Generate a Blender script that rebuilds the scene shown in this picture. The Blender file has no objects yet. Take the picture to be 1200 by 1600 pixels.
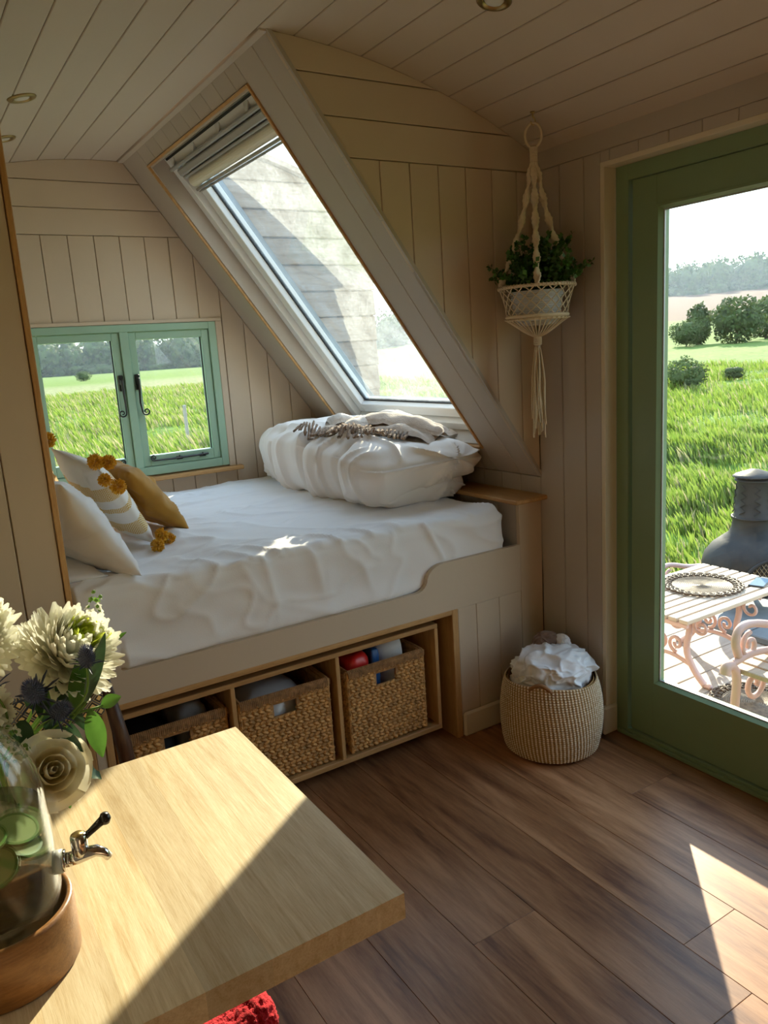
import bpy, bmesh, math, random
import numpy as np
from mathutils import Vector, Matrix, noise

random.seed(7)
rng = np.random.default_rng(7)
PI = math.pi
scene = bpy.context.scene
COL = scene.collection

# ------------------------------------------------------------------ camera
cam_d = bpy.data.cameras.new('camera')
cam = bpy.data.objects.new('camera', cam_d)
COL.objects.link(cam)
yaw, pit, rol = 0.5533771500097047, -0.20695704307381632, -0.06450758868581169
F = Vector((math.sin(yaw) * math.cos(pit), math.cos(yaw) * math.cos(pit), math.sin(pit)))
R0 = F.cross(Vector((0, 0, 1))).normalized()
U0 = R0.cross(F)
R = R0 * math.cos(rol) + U0 * math.sin(rol)
U = -R0 * math.sin(rol) + U0 * math.cos(rol)
cam.matrix_world = Matrix(((R.x, U.x, -F.x, 0), (R.y, U.y, -F.y, 0), (R.z, U.z, -F.z, 1.5), (0, 0, 0, 1)))
cam_d.sensor_width = 36
cam_d.lens = 1212.18 / 1600 * 36
cam_d.clip_start = 0.02
cam_d.clip_end = 3000
scene.camera = cam

# ------------------------------------------------------------------ world, sun, exposure
SKY_STRENGTH = 2.9
SUN_STRENGTH = 12.0
SUN_DIR = Vector((1.56, 1.574, 1.0)).normalized()
scene.view_settings.view_transform = 'Standard'
scene.view_settings.look = 'None'
scene.view_settings.gamma = 1.0
scene.view_settings.use_curve_mapping = False
scene.view_settings.exposure = 0.3

world = bpy.data.worlds.new('sky')
scene.world = world
world.use_nodes = True
wn = world.node_tree
wn.nodes.clear()
w_out = wn.nodes.new('ShaderNodeOutputWorld')
w_bg = wn.nodes.new('ShaderNodeBackground')
w_tc = wn.nodes.new('ShaderNodeTexCoord')
w_sep = wn.nodes.new('ShaderNodeSeparateXYZ')
w_ramp = wn.nodes.new('ShaderNodeValToRGB')
w_map = wn.nodes.new('ShaderNodeMapping')
w_map.inputs['Scale'].default_value = (1.2, 3.0, 14.0)
w_map.inputs['Rotation'].default_value = (0.1, 0.05, 0.6)
w_noise = wn.nodes.new('ShaderNodeTexNoise')
w_noise.inputs['Scale'].default_value = 1.6
w_noise.inputs['Detail'].default_value = 6
w_cr = wn.nodes.new('ShaderNodeValToRGB')
w_mix = wn.nodes.new('ShaderNodeMixRGB')
w_ramp.color_ramp.elements[0].position = 0.0
w_ramp.color_ramp.elements[0].color = (0.86, 0.94, 1.0, 1)
w_ramp.color_ramp.elements[1].position = 0.7
w_ramp.color_ramp.elements[1].color = (0.48, 0.68, 1.0, 1)
e = w_ramp.color_ramp.elements.new(0.22)
e.color = (0.70, 0.86, 1.0, 1)
w_cr.color_ramp.elements[0].position = 0.56
w_cr.color_ramp.elements[0].color = (0, 0, 0, 1)
w_cr.color_ramp.elements[1].position = 0.72
w_cr.color_ramp.elements[1].color = (0.7, 0.7, 0.7, 1)
w_mix.inputs[2].default_value = (1.0, 1.0, 1.0, 1)
lk = wn.links.new
lk(w_tc.outputs['Generated'], w_sep.inputs[0])
lk(w_sep.outputs['Z'], w_ramp.inputs[0])
lk(w_tc.outputs['Generated'], w_map.inputs[0])
lk(w_map.outputs[0], w_noise.inputs['Vector'])
lk(w_noise.outputs[0], w_cr.inputs[0])
lk(w_cr.outputs[0], w_mix.inputs[0])
lk(w_ramp.outputs[0], w_mix.inputs[1])
lk(w_mix.outputs[0], w_bg.inputs[0])
lk(w_bg.outputs[0], w_out.inputs[0])
w_bg.inputs[1].default_value = SKY_STRENGTH

sun_d = bpy.data.lights.new('sun_offscreen', 'SUN')
sun_d.energy = SUN_STRENGTH
sun_d.angle = 0.0093
sun_d.color = (1.0, 0.87, 0.66)
sun = bpy.data.objects.new('sun_offscreen', sun_d)
COL.objects.link(sun)
sun.location = SUN_DIR * 30
sun.rotation_euler = (-SUN_DIR).to_track_quat('-Z', 'Y').to_euler()

cy = scene.cycles
cy.max_bounces = 12
cy.diffuse_bounces = 7
cy.glossy_bounces = 4
cy.transmission_bounces = 8
cy.transparent_max_bounces = 24
cy.sample_clamp_indirect = 6.0
cy.caustics_reflective = False
cy.caustics_refractive = False
cy.blur_glossy = 1.0

# ------------------------------------------------------------------ helpers
def tag(o, label=None, cat=None, group=None, kind=None):
    if label: o['label'] = label
    if cat: o['category'] = cat
    if group: o['group'] = group
    if kind: o['kind'] = kind
    return o

def adopt(o, parent):
    if parent is not None:
        o.parent = parent
        o.matrix_parent_inverse = parent.matrix_basis.inverted()
    return o

def mesh_obj(name, verts, faces, mat, parent=None, smooth=False, mesh=None):
    if mesh is None:
        mesh = bpy.data.meshes.new(name)
        if isinstance(verts, np.ndarray): verts = verts.tolist()
        if isinstance(faces, np.ndarray): faces = faces.tolist()
        mesh.from_pydata(verts, [], faces)
        if mat is not None: mesh.materials.append(mat)
        if smooth:
            mesh.polygons.foreach_set('use_smooth', [True] * len(mesh.polygons))
        mesh.update()
    o = bpy.data.objects.new(name, mesh)
    COL.objects.link(o)
    adopt(o, parent)
    return o

def empty(name, loc=(0, 0, 0), rot=(0, 0, 0)):
    o = bpy.data.objects.new(name, None)
    COL.objects.link(o)
    o.empty_display_size = 0.05
    o.location = loc
    o.rotation_euler = rot
    return o

def copy_tree(o, parent=None):
    c = o.copy()
    COL.objects.link(c)
    if parent is not None: c.parent = parent
    for ch in list(o.children): copy_tree(ch, c)
    return c

class MB:
    """collects geometry for ONE mesh"""
    def __init__(s): s.v = []; s.f = []; s.n = 0
    def add(s, v, f):
        v = [tuple(p) for p in (v.tolist() if isinstance(v, np.ndarray) else v)]
        s.v += v
        k = s.n
        s.f += [tuple(i + k for i in q) for q in (f.tolist() if isinstance(f, np.ndarray) else f)]
        s.n += len(v)
        return s
    def build(s, name, mat, parent=None, smooth=False):
        return mesh_obj(name, s.v, s.f, mat, parent, smooth)
    def box(s, lo, hi, b=0.002):
        return s.add(*box_geo(lo, hi, b))

def box_geo(lo, hi, b=0.002):
    """box with chamfered edges (24 verts)"""
    lo = Vector(lo); hi = Vector(hi)
    b = min(b, min((hi - lo)) * 0.45)
    c = (lo + hi) / 2; h = (hi - lo) / 2
    v = []; idx = {}
    for sx in (-1, 1):
        for sy in (-1, 1):
            for sz in (-1, 1):
                for ax in range(3):
                    p = [h.x * sx, h.y * sy, h.z * sz]
                    for k in range(3):
                        if k != ax: p[k] -= b * (sx, sy, sz)[k]
                    idx[(sx, sy, sz, ax)] = len(v)
                    v.append(c + Vector(p))
    f = []
    S = (-1, 1)
    for ax in range(3):
        o1, o2 = (ax + 1) % 3, (ax + 2) % 3
        for s in S:
            q = []
            for a, b2 in ((-1, -1), (1, -1), (1, 1), (-1, 1)):
                k = [0, 0, 0]; k[ax] = s; k[o1] = a; k[o2] = b2
                q.append(idx[(k[0], k[1], k[2], ax)])
            f.append(q if s > 0 else q[::-1])
    for ax in range(3):            # edge chamfers along axis ax
        o1, o2 = (ax + 1) % 3, (ax + 2) % 3
        for a in S:
            for b2 in S:
                def k(s, w):
                    t = [0, 0, 0]; t[ax] = s; t[o1] = a; t[o2] = b2
                    return idx[(t[0], t[1], t[2], w)]
                q = [k(-1, o1), k(1, o1), k(1, o2), k(-1, o2)]
                f.append(q if a * b2 < 0 else q[::-1])
    for sx in S:
        for sy in S:
            for sz in S:
                q = [idx[(sx, sy, sz, 0)], idx[(sx, sy, sz, 1)], idx[(sx, sy, sz, 2)]]
                f.append(q if sx * sy * sz > 0 else q[::-1])
    return v, f

def box(name, lo, hi, mat, parent=None, b=0.002):
    return mesh_obj(name, *box_geo(lo, hi, b), mat, parent)

def clip_half(poly, a, b, c):
    """keep a*x+b*y<=c"""
    out = []
    for i in range(len(poly)):
        p, q = poly[i], poly[(i + 1) % len(poly)]
        dp, dq = a * p[0] + b * p[1] - c, a * q[0] + b * q[1] - c
        if dp <= 0: out.append(p)
        if (dp < 0 < dq) or (dq < 0 < dp):
            t = dp / (dp - dq)
            out.append((p[0] + t * (q[0] - p[0]), p[1] + t * (q[1] - p[1])))
    return out

def clean(poly, eps=1e-5):
    out = []
    for p in poly:
        if not out or (abs(p[0] - out[-1][0]) + abs(p[1] - out[-1][1])) > eps: out.append(p)
    if len(out) > 1 and (abs(out[0][0] - out[-1][0]) + abs(out[0][1] - out[-1][1])) < eps: out.pop()
    return out

def area2(p): return sum(p[i][0] * p[(i + 1) % len(p)][1] - p[(i + 1) % len(p)][0] * p[i][1] for i in range(len(p)))

def clip_convex(poly, region):
    if area2(region) < 0: region = region[::-1]
    for i in range(len(region)):
        p, q = region[i], region[(i + 1) % len(region)]
        dx, dy = q[0] - p[0], q[1] - p[1]
        a, b = dy, -dx                     # inside is left of p->q
        poly = clip_half(poly, a, b, a * p[0] + b * p[1])
        if len(poly) < 3: return []
    return clean(poly)

def inset(poly, d):
    """inset of a convex polygon by half-plane clipping (keeps vertex count where possible)"""
    if area2(poly) < 0: poly = poly[::-1]
    n = len(poly); out = []
    for i in range(n):
        p0, p1, p2 = Vector(poly[i - 1]), Vector(poly[i]), Vector(poly[(i + 1) % n])
        e1 = (p1 - p0).normalized(); e2 = (p2 - p1).normalized()
        n1 = Vector((-e1.y, e1.x)); n2 = Vector((-e2.y, e2.x))
        k = 1 + n1.dot(n2)
        m = (n1 + n2) / max(k, 0.3)
        out.append(tuple(p1 + m * d))
    return poly, out

class Frame:
    def __init__(s, o, u, v, n): s.o, s.u, s.v, s.n = Vector(o), Vector(u).normalized(), Vector(v).normalized(), Vector(n).normalized()
    def p(s, a, b, c=0.0): return s.o + s.u * a + s.v * b + s.n * c

def board_geo(fr, poly, t=0.014, b=0.0022):
    poly = clean(poly)
    if len(poly) < 3 or abs(area2(poly)) < 2e-5: return None
    outer, inner = inset(poly, b)
    n = len(outer)
    flip = fr.u.cross(fr.v).dot(fr.n) < 0
    v = [fr.p(x, y, -t) for x, y in outer] + [fr.p(x, y, -b) for x, y in outer] + [fr.p(x, y, 0) for x, y in inner]
    f = [list(range(2 * n, 3 * n)), list(range(n))[::-1]]
    for k in (0, n):
        for i in range(n):
            j = (i + 1) % n
            f.append([k + i, k + j, k + n + j, k + n + i])
    if flip: f = [q[::-1] for q in f]
    return v, f

def board(fr, poly, mat, parent, name='board', t=0.014, b=0.0022, region=None):
    if region is not None: poly = clip_convex(poly, region)
    if len(poly) < 3: return None
    g = board_geo(fr, poly, t, b)
    if g is None: return None
    return mesh_obj(name, g[0], g[1], mat, parent)

def rect(x0, y0, x1, y1): return [(x0, y0), (x1, y0), (x1, y1), (x0, y1)]

def tube_geo(path, r, seg=8, cap=True, closed=False, squash=None):
    """swept tube; r a number or a list per point; squash (wa, wb, twist) makes an elliptic, twisting section"""
    P = [Vector(p) for p in path]; n = len(P)
    v = []; f = []
    prev = None
    for i in range(n):
        if closed: t = (P[(i + 1) % n] - P[i - 1])
        else: t = P[min(i + 1, n - 1)] - P[max(i - 1, 0)]
        t = t.normalized() if t.length > 1e-9 else Vector((0, 0, 1))
        if prev is None:
            a = t.orthogonal().normalized()
        else:
            a = (prev - t * prev.dot(t))
            a = a.normalized() if a.length > 1e-6 else t.orthogonal().normalized()
        prev = a
        bb = t.cross(a)
        rr = r[i] if hasattr(r, '__len__') else r
        for k in range(seg):
            th = 2 * PI * k / seg
            if squash:
                wa, wb, tw = squash
                ca, sa = math.cos(tw * i), math.sin(tw * i)
                x, y = wa * math.cos(th), wb * math.sin(th)
                x, y = x * ca - y * sa, x * sa + y * ca
                v.append(P[i] + a * x * rr + bb * y * rr)
            else:
                v.append(P[i] + a * (math.cos(th) * rr) + bb * (math.sin(th) * rr))
    m = n if closed else n - 1
    for i in range(m):
        i2 = (i + 1) % n
        for k in range(seg):
            k2 = (k + 1) % seg
            f.append((i * seg + k, i * seg + k2, i2 * seg + k2, i2 * seg + k))
    if cap and not closed:
        f.append(tuple(range(seg))[::-1]); f.append(tuple(range((n - 1) * seg, n * seg)))
    return v, f

def lathe_geo(profile, seg=32, center=(0, 0, 0), cap_bottom=False, cap_top=False):
    v = []; f = []
    cx, cy_, cz = center
    for r, z in profile:
        for k in range(seg):
            th = 2 * PI * k / seg
            v.append((cx + r * math.cos(th), cy_ + r * math.sin(th), cz + z))
    for i in range(len(profile) - 1):
        for k in range(seg):
            k2 = (k + 1) % seg
            f.append((i * seg + k, i * seg + k2, (i + 1) * seg + k2, (i + 1) * seg + k))
    if cap_bottom: f.append(tuple(range(seg))[::-1])
    if cap_top: f.append(tuple(range((len(profile) - 1) * seg, len(profile) * seg)))
    return v, f

def smoothstep(a, b, x):
    t = np.clip((x - a) / (b - a), 0, 1)
    return t * t * (3 - 2 * t)

# lattice value noise in numpy
_NT = np.random.default_rng(11).random((32, 32, 32))
def vnoise(p):
    p = np.asarray(p, float)
    i = np.floor(p).astype(int); f = p - i
    f = f * f * (3 - 2 * f)
    r = 0
    for dx in (0, 1):
        for dy in (0, 1):
            for dz in (0, 1):
                w = (f[..., 0] if dx else 1 - f[..., 0]) * (f[..., 1] if dy else 1 - f[..., 1]) * (f[..., 2] if dz else 1 - f[..., 2])
                r = r + w * _NT[(i[..., 0] + dx) % 32, (i[..., 1] + dy) % 32, (i[..., 2] + dz) % 32]
    return r * 2 - 1
def fbm(p, octv=3):
    p = np.asarray(p, float); r = 0; a = 1; 
    for k in range(octv):
        r = r + a * vnoise(p * 2 ** k + 7.3 * k); a *= .5
    return r
def ridged(p):
    return np.maximum(0, 1 - np.abs(vnoise(p)) * 2)

# ------------------------------------------------------------------ materials
def new_mat(name):
    m = bpy.data.materials.new(name)
    m.use_nodes = True
    nt = m.node_tree
    b = nt.nodes['Principled BSDF']
    return m, nt, b

def L(nt, a, b): nt.links.new(a, b)

def col(c): return (c[0], c[1], c[2], 1)

def paint(name, c, rough=0.5, var=0.06, bump=0.05, scale=6, spec=0.4, rnd=0.05):
    m, nt, b = new_mat(name)
    tc = nt.nodes.new('ShaderNodeTexCoord')
    no = nt.nodes.new('ShaderNodeTexNoise'); no.inputs['Scale'].default_value = scale; no.inputs['Detail'].default_value = 4
    L(nt, tc.outputs['Object'], no.inputs['Vector'])
    oi = nt.nodes.new('ShaderNodeObjectInfo')
    ma = nt.nodes.new('ShaderNodeMath'); ma.operation = 'MULTIPLY_ADD'
    L(nt, no.outputs[0], ma.inputs[0]); ma.inputs[1].default_value = 2 * var; ma.inputs[2].default_value = 1 - var
    m2 = nt.nodes.new('ShaderNodeMath'); m2.operation = 'MULTIPLY_ADD'
    L(nt, oi.outputs['Random'], m2.inputs[0]); m2.inputs[1].default_value = rnd; m2.inputs[2].default_value = 1 - rnd / 2
    m3 = nt.nodes.new('ShaderNodeMath'); m3.operation = 'MULTIPLY'
    L(nt, ma.outputs[0], m3.inputs[0]); L(nt, m2.outputs[0], m3.inputs[1])
    vm = nt.nodes.new('ShaderNodeVectorMath'); vm.operation = 'SCALE'
    vm.inputs[0].default_value = c[:3]
    L(nt, m3.outputs[0], vm.inputs['Scale'])
    L(nt, vm.outputs[0], b.inputs['Base Color'])
    b.inputs['Roughness'].default_value = rough
    b.inputs['Specular IOR Level'].default_value = spec
    if bump:
        n2 = nt.nodes.new('ShaderNodeTexNoise'); n2.inputs['Scale'].default_value = 45; n2.inputs['Detail'].default_value = 3
        L(nt, tc.outputs['Object'], n2.inputs['Vector'])
        bp = nt.nodes.new('ShaderNodeBump'); bp.inputs['Strength'].default_value = bump; bp.inputs['Distance'].default_value = 0.01
        L(nt, n2.outputs[0], bp.inputs['Height']); L(nt, bp.outputs[0], b.inputs['Normal'])
    return m

def wood(name, c1, c2, c3=None, axis='Y', scale=1.0, rough=0.45, stretch=14, bump=0.15, spec=0.4, rnd=0.25, fine=0.55, knots=False):
    """grain runs along `axis`; each object shifts the grain and its tone a little"""
    m, nt, b = new_mat(name)
    tc = nt.nodes.new('ShaderNodeTexCoord')
    oi = nt.nodes.new('ShaderNodeObjectInfo')
    cmb = nt.nodes.new('ShaderNodeVectorMath'); cmb.operation = 'SCALE'; cmb.inputs[0].default_value = (13.1, 7.7, 5.3)
    L(nt, oi.outputs['Random'], cmb.inputs['Scale'])
    ad = nt.nodes.new('ShaderNodeVectorMath'); ad.operation = 'ADD'
    L(nt, tc.outputs['Object'], ad.inputs[0]); L(nt, cmb.outputs[0], ad.inputs[1])
    mp = nt.nodes.new('ShaderNodeMapping')
    s = [stretch * scale] * 3; s['XYZ'.index(axis)] = scale
    mp.inputs['Scale'].default_value = s
    L(nt, ad.outputs[0], mp.inputs[0])
    n1 = nt.nodes.new('ShaderNodeTexNoise'); n1.inputs['Scale'].default_value = 1.3; n1.inputs['Detail'].default_value = 6; n1.inputs['Distortion'].default_value = 0.8
    L(nt, mp.outputs[0], n1.inputs['Vector'])
    n2 = nt.nodes.new('ShaderNodeTexNoise'); n2.inputs['Scale'].default_value = 9; n2.inputs['Detail'].default_value = 8; n2.inputs['Roughness'].default_value = 0.7
    L(nt, mp.outputs[0], n2.inputs['Vector'])
    mx = nt.nodes.new('ShaderNodeMath'); mx.operation = 'MULTIPLY_ADD'
    L(nt, n2.outputs[0], mx.inputs[0]); mx.inputs[1].default_value = fine
    hf = nt.nodes.new('ShaderNodeMath'); hf.operation = 'MULTIPLY'; L(nt, n1.outputs[0], hf.inputs[0]); hf.inputs[1].default_value = 1.1 - fine
    L(nt, hf.outputs[0], mx.inputs[2])
    rp = nt.nodes.new('ShaderNodeValToRGB')
    rp.color_ramp.elements[0].position = 0.40; rp.color_ramp.elements[0].color = col(c1)
    rp.color_ramp.elements[1].position = 0.68; rp.color_ramp.elements[1].color = col(c2)
    if c3:
        e = rp.color_ramp.elements.new(0.54); e.color = col(c3)
    L(nt, mx.outputs[0], rp.inputs[0])
    hs = nt.nodes.new('ShaderNodeHueSaturation')
    vv = nt.nodes.new('ShaderNodeMath'); vv.operation = 'MULTIPLY_ADD'
    L(nt, oi.outputs['Random'], vv.inputs[0]); vv.inputs[1].default_value = rnd * 2; vv.inputs[2].default_value = 1 - rnd
    L(nt, vv.outputs[0], hs.inputs['Value'])
    L(nt, rp.outputs[0], hs.inputs['Color'])
    last = hs.outputs[0]
    if knots:                      # scattered dark knots, drawn out along the grain
        mk = nt.nodes.new('ShaderNodeMapping'); sk = [5.0] * 3; sk['XYZ'.index(axis)] = 1.7; mk.inputs['Scale'].default_value = sk
        L(nt, ad.outputs[0], mk.inputs[0])
        nd = nt.nodes.new('ShaderNodeTexNoise'); nd.inputs['Scale'].default_value = 2.5; L(nt, mk.outputs[0], nd.inputs['Vector'])
        mixv = nt.nodes.new('ShaderNodeMixRGB'); mixv.inputs[0].default_value = 0.12; L(nt, mk.outputs[0], mixv.inputs[1]); L(nt, nd.outputs[1], mixv.inputs[2])
        vo = nt.nodes.new('ShaderNodeTexVoronoi'); vo.inputs['Scale'].default_value = 1.0; L(nt, mixv.outputs[0], vo.inputs['Vector'])
        kr = nt.nodes.new('ShaderNodeMapRange'); kr.interpolation_type = 'SMOOTHSTEP'; kr.inputs['From Min'].default_value = 0.05; kr.inputs['From Max'].default_value = 0.24; kr.inputs['To Min'].default_value = 0.38; kr.inputs['To Max'].default_value = 1.0
        L(nt, vo.outputs['Distance'], kr.inputs['Value'])
        kv = nt.nodes.new('ShaderNodeVectorMath'); kv.operation = 'SCALE'; L(nt, last, kv.inputs[0]); L(nt, kr.outputs[0], kv.inputs['Scale']); last = kv.outputs[0]
    L(nt, last, b.inputs['Base Color'])
    b.inputs['Roughness'].default_value = rough
    b.inputs['Specular IOR Level'].default_value = spec
    bp = nt.nodes.new('ShaderNodeBump'); bp.inputs['Strength'].default_value = bump; bp.inputs['Distance'].default_value = 0.004
    L(nt, n2.outputs[0], bp.inputs['Height']); L(nt, bp.outputs[0], b.inputs['Normal'])
    return m

def simple(name, c, rough=0.5, metal=0.0, spec=0.5, sheen=0.0, trans=0.0, bump=0.0, bscale=60, var=0.0, vscale=8):
    m, nt, b = new_mat(name)
    b.inputs['Base Color'].default_value = col(c)
    b.inputs['Roughness'].default_value = rough
    b.inputs['Metallic'].default_value = metal
    b.inputs['Specular IOR Level'].default_value = spec
    if sheen: b.inputs['Sheen Weight'].default_value = sheen
    tc = nt.nodes.new('ShaderNodeTexCoord')
    if var:
        no = nt.nodes.new('ShaderNodeTexNoise'); no.inputs['Scale'].default_value = vscale; no.inputs['Detail'].default_value = 5
        L(nt, tc.outputs['Object'], no.inputs['Vector'])
        rp = nt.nodes.new('ShaderNodeValToRGB')
        rp.color_ramp.elements[0].position = 0.3; rp.color_ramp.elements[0].color = col([x * (1 - var) for x in c])
        rp.color_ramp.elements[1].position = 0.7; rp.color_ramp.elements[1].color = col([min(1, x * (1 + var)) for x in c])
        L(nt, no.outputs[0], rp.inputs[0]); L(nt, rp.outputs[0], b.inputs['Base Color'])
    if bump:
        n2 = nt.nodes.new('ShaderNodeTexNoise'); n2.inputs['Scale'].default_value = bscale; n2.inputs['Detail'].default_value = 4
        L(nt, tc.outputs['Object'], n2.inputs['Vector'])
        bp = nt.nodes.new('ShaderNodeBump'); bp.inputs['Strength'].default_value = bump; bp.inputs['Distance'].default_value = 0.004
        L(nt, n2.outputs[0], bp.inputs['Height']); L(nt, bp.outputs[0], b.inputs['Normal'])
    if trans:
        tr = nt.nodes.new('ShaderNodeBsdfTranslucent'); tr.inputs[0].default_value = col(c)
        if var: L(nt, rp.outputs[0], tr.inputs[0])
        mx = nt.nodes.new('ShaderNodeMixShader'); mx.inputs[0].default_value = trans
        L(nt, b.outputs[0], mx.inputs[1]); L(nt, tr.outputs[0], mx.inputs[2])
        L(nt, mx.outputs[0], nt.nodes['Material Output'].inputs[0])
    return m

def pane_mat(name, tint=(0.95, 0.98, 0.96), dust=0.0, ior=1.45, gloss=1.0):
    """thin pane: clear transmission, Fresnel reflection, optional dust film that scatters light"""
    m, nt, b = new_mat(name)
    nt.nodes.remove(b)
    tr = nt.nodes.new('ShaderNodeBsdfTransparent'); tr.inputs[0].default_value = col(tint)
    gl = nt.nodes.new('ShaderNodeBsdfGlossy'); gl.inputs['Roughness'].default_value = 0.02; gl.inputs[0].default_value = (gloss, gloss, gloss, 1)
    lw = nt.nodes.new('ShaderNodeLayerWeight'); lw.inputs[0].default_value = 0.5     # Schlick Fresnel, same from both sides of the pane
    pw = nt.nodes.new('ShaderNodeMath'); pw.operation = 'POWER'; L(nt, lw.outputs['Facing'], pw.inputs[0]); pw.inputs[1].default_value = 5.0
    fr = nt.nodes.new('ShaderNodeMath'); fr.operation = 'MULTIPLY_ADD'; L(nt, pw.outputs[0], fr.inputs[0])
    f0 = ((ior - 1) / (ior + 1)) ** 2
    fr.inputs[1].default_value = 1 - f0; fr.inputs[2].default_value = f0
    mx = nt.nodes.new('ShaderNodeMixShader')
    L(nt, fr.outputs[0], mx.inputs[0]); L(nt, tr.outputs[0], mx.inputs[1]); L(nt, gl.outputs[0], mx.inputs[2])
    out = nt.nodes['Material Output']
    if dust:
        tl = nt.nodes.new('ShaderNodeBsdfTranslucent'); tl.inputs[0].default_value = (0.86, 0.9, 0.88, 1)
        tc = nt.nodes.new('ShaderNodeTexCoord')
        no = nt.nodes.new('ShaderNodeTexNoise'); no.inputs['Scale'].default_value = 9; no.inputs['Detail'].default_value = 6
        L(nt, tc.outputs['Object'], no.inputs['Vector'])
        n2 = nt.nodes.new('ShaderNodeTexNoise'); n2.inputs['Scale'].default_value = 90; n2.inputs['Detail'].default_value = 3
        L(nt, tc.outputs['Object'], n2.inputs['Vector'])
        mu = nt.nodes.new('ShaderNodeMath'); mu.operation = 'MULTIPLY'; L(nt, no.outputs[0], mu.inputs[0]); L(nt, n2.outputs[0], mu.inputs[1])
        m2 = nt.nodes.new('ShaderNodeMath'); m2.operation = 'MULTIPLY'; L(nt, mu.outputs[0], m2.inputs[0]); m2.inputs[1].default_value = dust * 4
        mb = nt.nodes.new('ShaderNodeMixShader')
        L(nt, m2.outputs[0], mb.inputs[0]); L(nt, mx.outputs[0], mb.inputs[1]); L(nt, tl.outputs[0], mb.inputs[2])
        L(nt, mb.outputs[0], out.inputs[0])
    else:
        L(nt, mx.outputs[0], out.inputs[0])
    return m

M = {}
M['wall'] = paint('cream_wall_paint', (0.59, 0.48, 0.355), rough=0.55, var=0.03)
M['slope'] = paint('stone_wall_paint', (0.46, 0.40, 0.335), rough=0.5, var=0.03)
M['ceil'] = paint('ceiling_paint', (0.53, 0.445, 0.355), rough=0.6, var=0.03)
M['green'] = paint('sage_green_paint', (0.215, 0.305, 0.165), rough=0.38, var=0.03, rnd=0.0)
M['green_skylit'] = paint('sage_green_skylit', (0.32, 0.49, 0.36), rough=0.35, var=0.03, rnd=0.0)  # same sage paint as the door, with the skylight on it put into the colour
M['cream'] = paint('cream_trim_paint', (0.68, 0.60, 0.45), rough=0.45, var=0.02)
M['white_metal'] = simple('white_lacquer', (0.78, 0.78, 0.76), rough=0.35)
M['grey_metal'] = simple('grey_aluminium', (0.42, 0.42, 0.41), rough=0.4, metal=0.3)
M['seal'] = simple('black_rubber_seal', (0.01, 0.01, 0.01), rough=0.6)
M['blind'] = simple('cream_blind_fabric', (0.78, 0.73, 0.58), rough=0.8)
M['iron'] = simple('black_wrought_iron', (0.012, 0.012, 0.012), rough=0.35)
M['oak'] = wood('oak_trim', (0.42, 0.22, 0.075), (0.60, 0.36, 0.15), axis='Y', scale=3, stretch=12, rnd=0.05)
M['oak_x'] = wood('oak_boards_x', (0.42, 0.22, 0.075), (0.60, 0.36, 0.15), axis='X', scale=3, stretch=12, rnd=0.08)
M['oak_z'] = wood('oak_boards_z', (0.42, 0.22, 0.075), (0.60, 0.36, 0.15), axis='Z', scale=3, stretch=12, rnd=0.08)
M['floor'] = wood('floor_oak', (0.135, 0.050, 0.021), (0.46, 0.235, 0.115), (0.30, 0.138, 0.060), axis='Y', scale=1.0, stretch=10, rough=0.36, rnd=0.22, bump=0.12, fine=0.36, knots=True)
M['table'] = wood('pale_oak_stave', (0.52, 0.37, 0.19), (0.72, 0.59, 0.38), (0.63, 0.49, 0.29), axis='Y', scale=2.0, stretch=16, rough=0.42, rnd=0.12, bump=0.12)
M['glass'] = pane_mat('window_glass')
M['dusty'] = pane_mat('dusty_roof_glass', dust=0.075)
M['sheet'] = simple('white_cotton', (0.84, 0.83, 0.84), rough=0.85, sheen=0.2, bump=0.08, bscale=220)
# ================================================================== the hut
XC, ZC, RC = 1.0142, -0.012, 2.4349
XL, XR = -0.092, 2.12            # side walls (room faces)
YF, YB, YA = -1.55, 2.24, 3.868  # rear wall, partition plane, alcove end wall
def arc_z(x, r=RC): return ZC + math.sqrt(r * r - (x - XC) ** 2)
SX0, SZ0, SX1, SZ1 = 1.088, arc_z(1.088), 2.121, 0.967    # sloped lining, top and bottom
SW = Vector((SX1 - SX0, 0, SZ1 - SZ0)); SLEN = SW.length; SW.normalize()
SN = Vector((SW.z, 0, -SW.x))     # faces the room
def arcpts(x0, x1, n, r=RC): return [(x0 + (x1 - x0) * i / n, arc_z(x0 + (x1 - x0) * i / n, r)) for i in range(n + 1)]

# ---- floor
floor = box('floor', (XL - 0.1, YF - 0.1, -0.06), (2.24, 4.0, -0.012), M['floor'])
tag(floor, 'brown oak plank floor of the hut', 'floor', kind='structure')
ends = {6: [1.06], 5: [0.876], 4: [1.37, -0.2], 8: [1.576], 7: [0.3], 3: [0.45], 2: [1.7]}
x0 = 1.45 - 0.21 * 6
PW = 0.2095
i = 0
for k in range(-2, 10):
    a = 1.45 + 0.2095 * (k - 6); b_ = a + PW
    a2, b2 = max(a, XL), min(b_, 2.235)
    if b2 - a2 < 0.01: continue
    ys = [YF] + sorted(ends.get(k, [0.7 + 0.31 * (k % 3)])) + [YB + 0.45]
    for y0, y1 in zip(ys[:-1], ys[1:]):
        fr = Frame((0, 0, 0), (1, 0, 0), (0, 1, 0), (0, 0, 1))
        if k == 9: y1 = min(y1, 2.2)
        board(fr, rect(a2 + 0.0004, y0 + 0.0004, b2 - 0.0004, y1 - 0.0004), M['floor'], floor, 'plank', t=0.011, b=0.0009)

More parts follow.
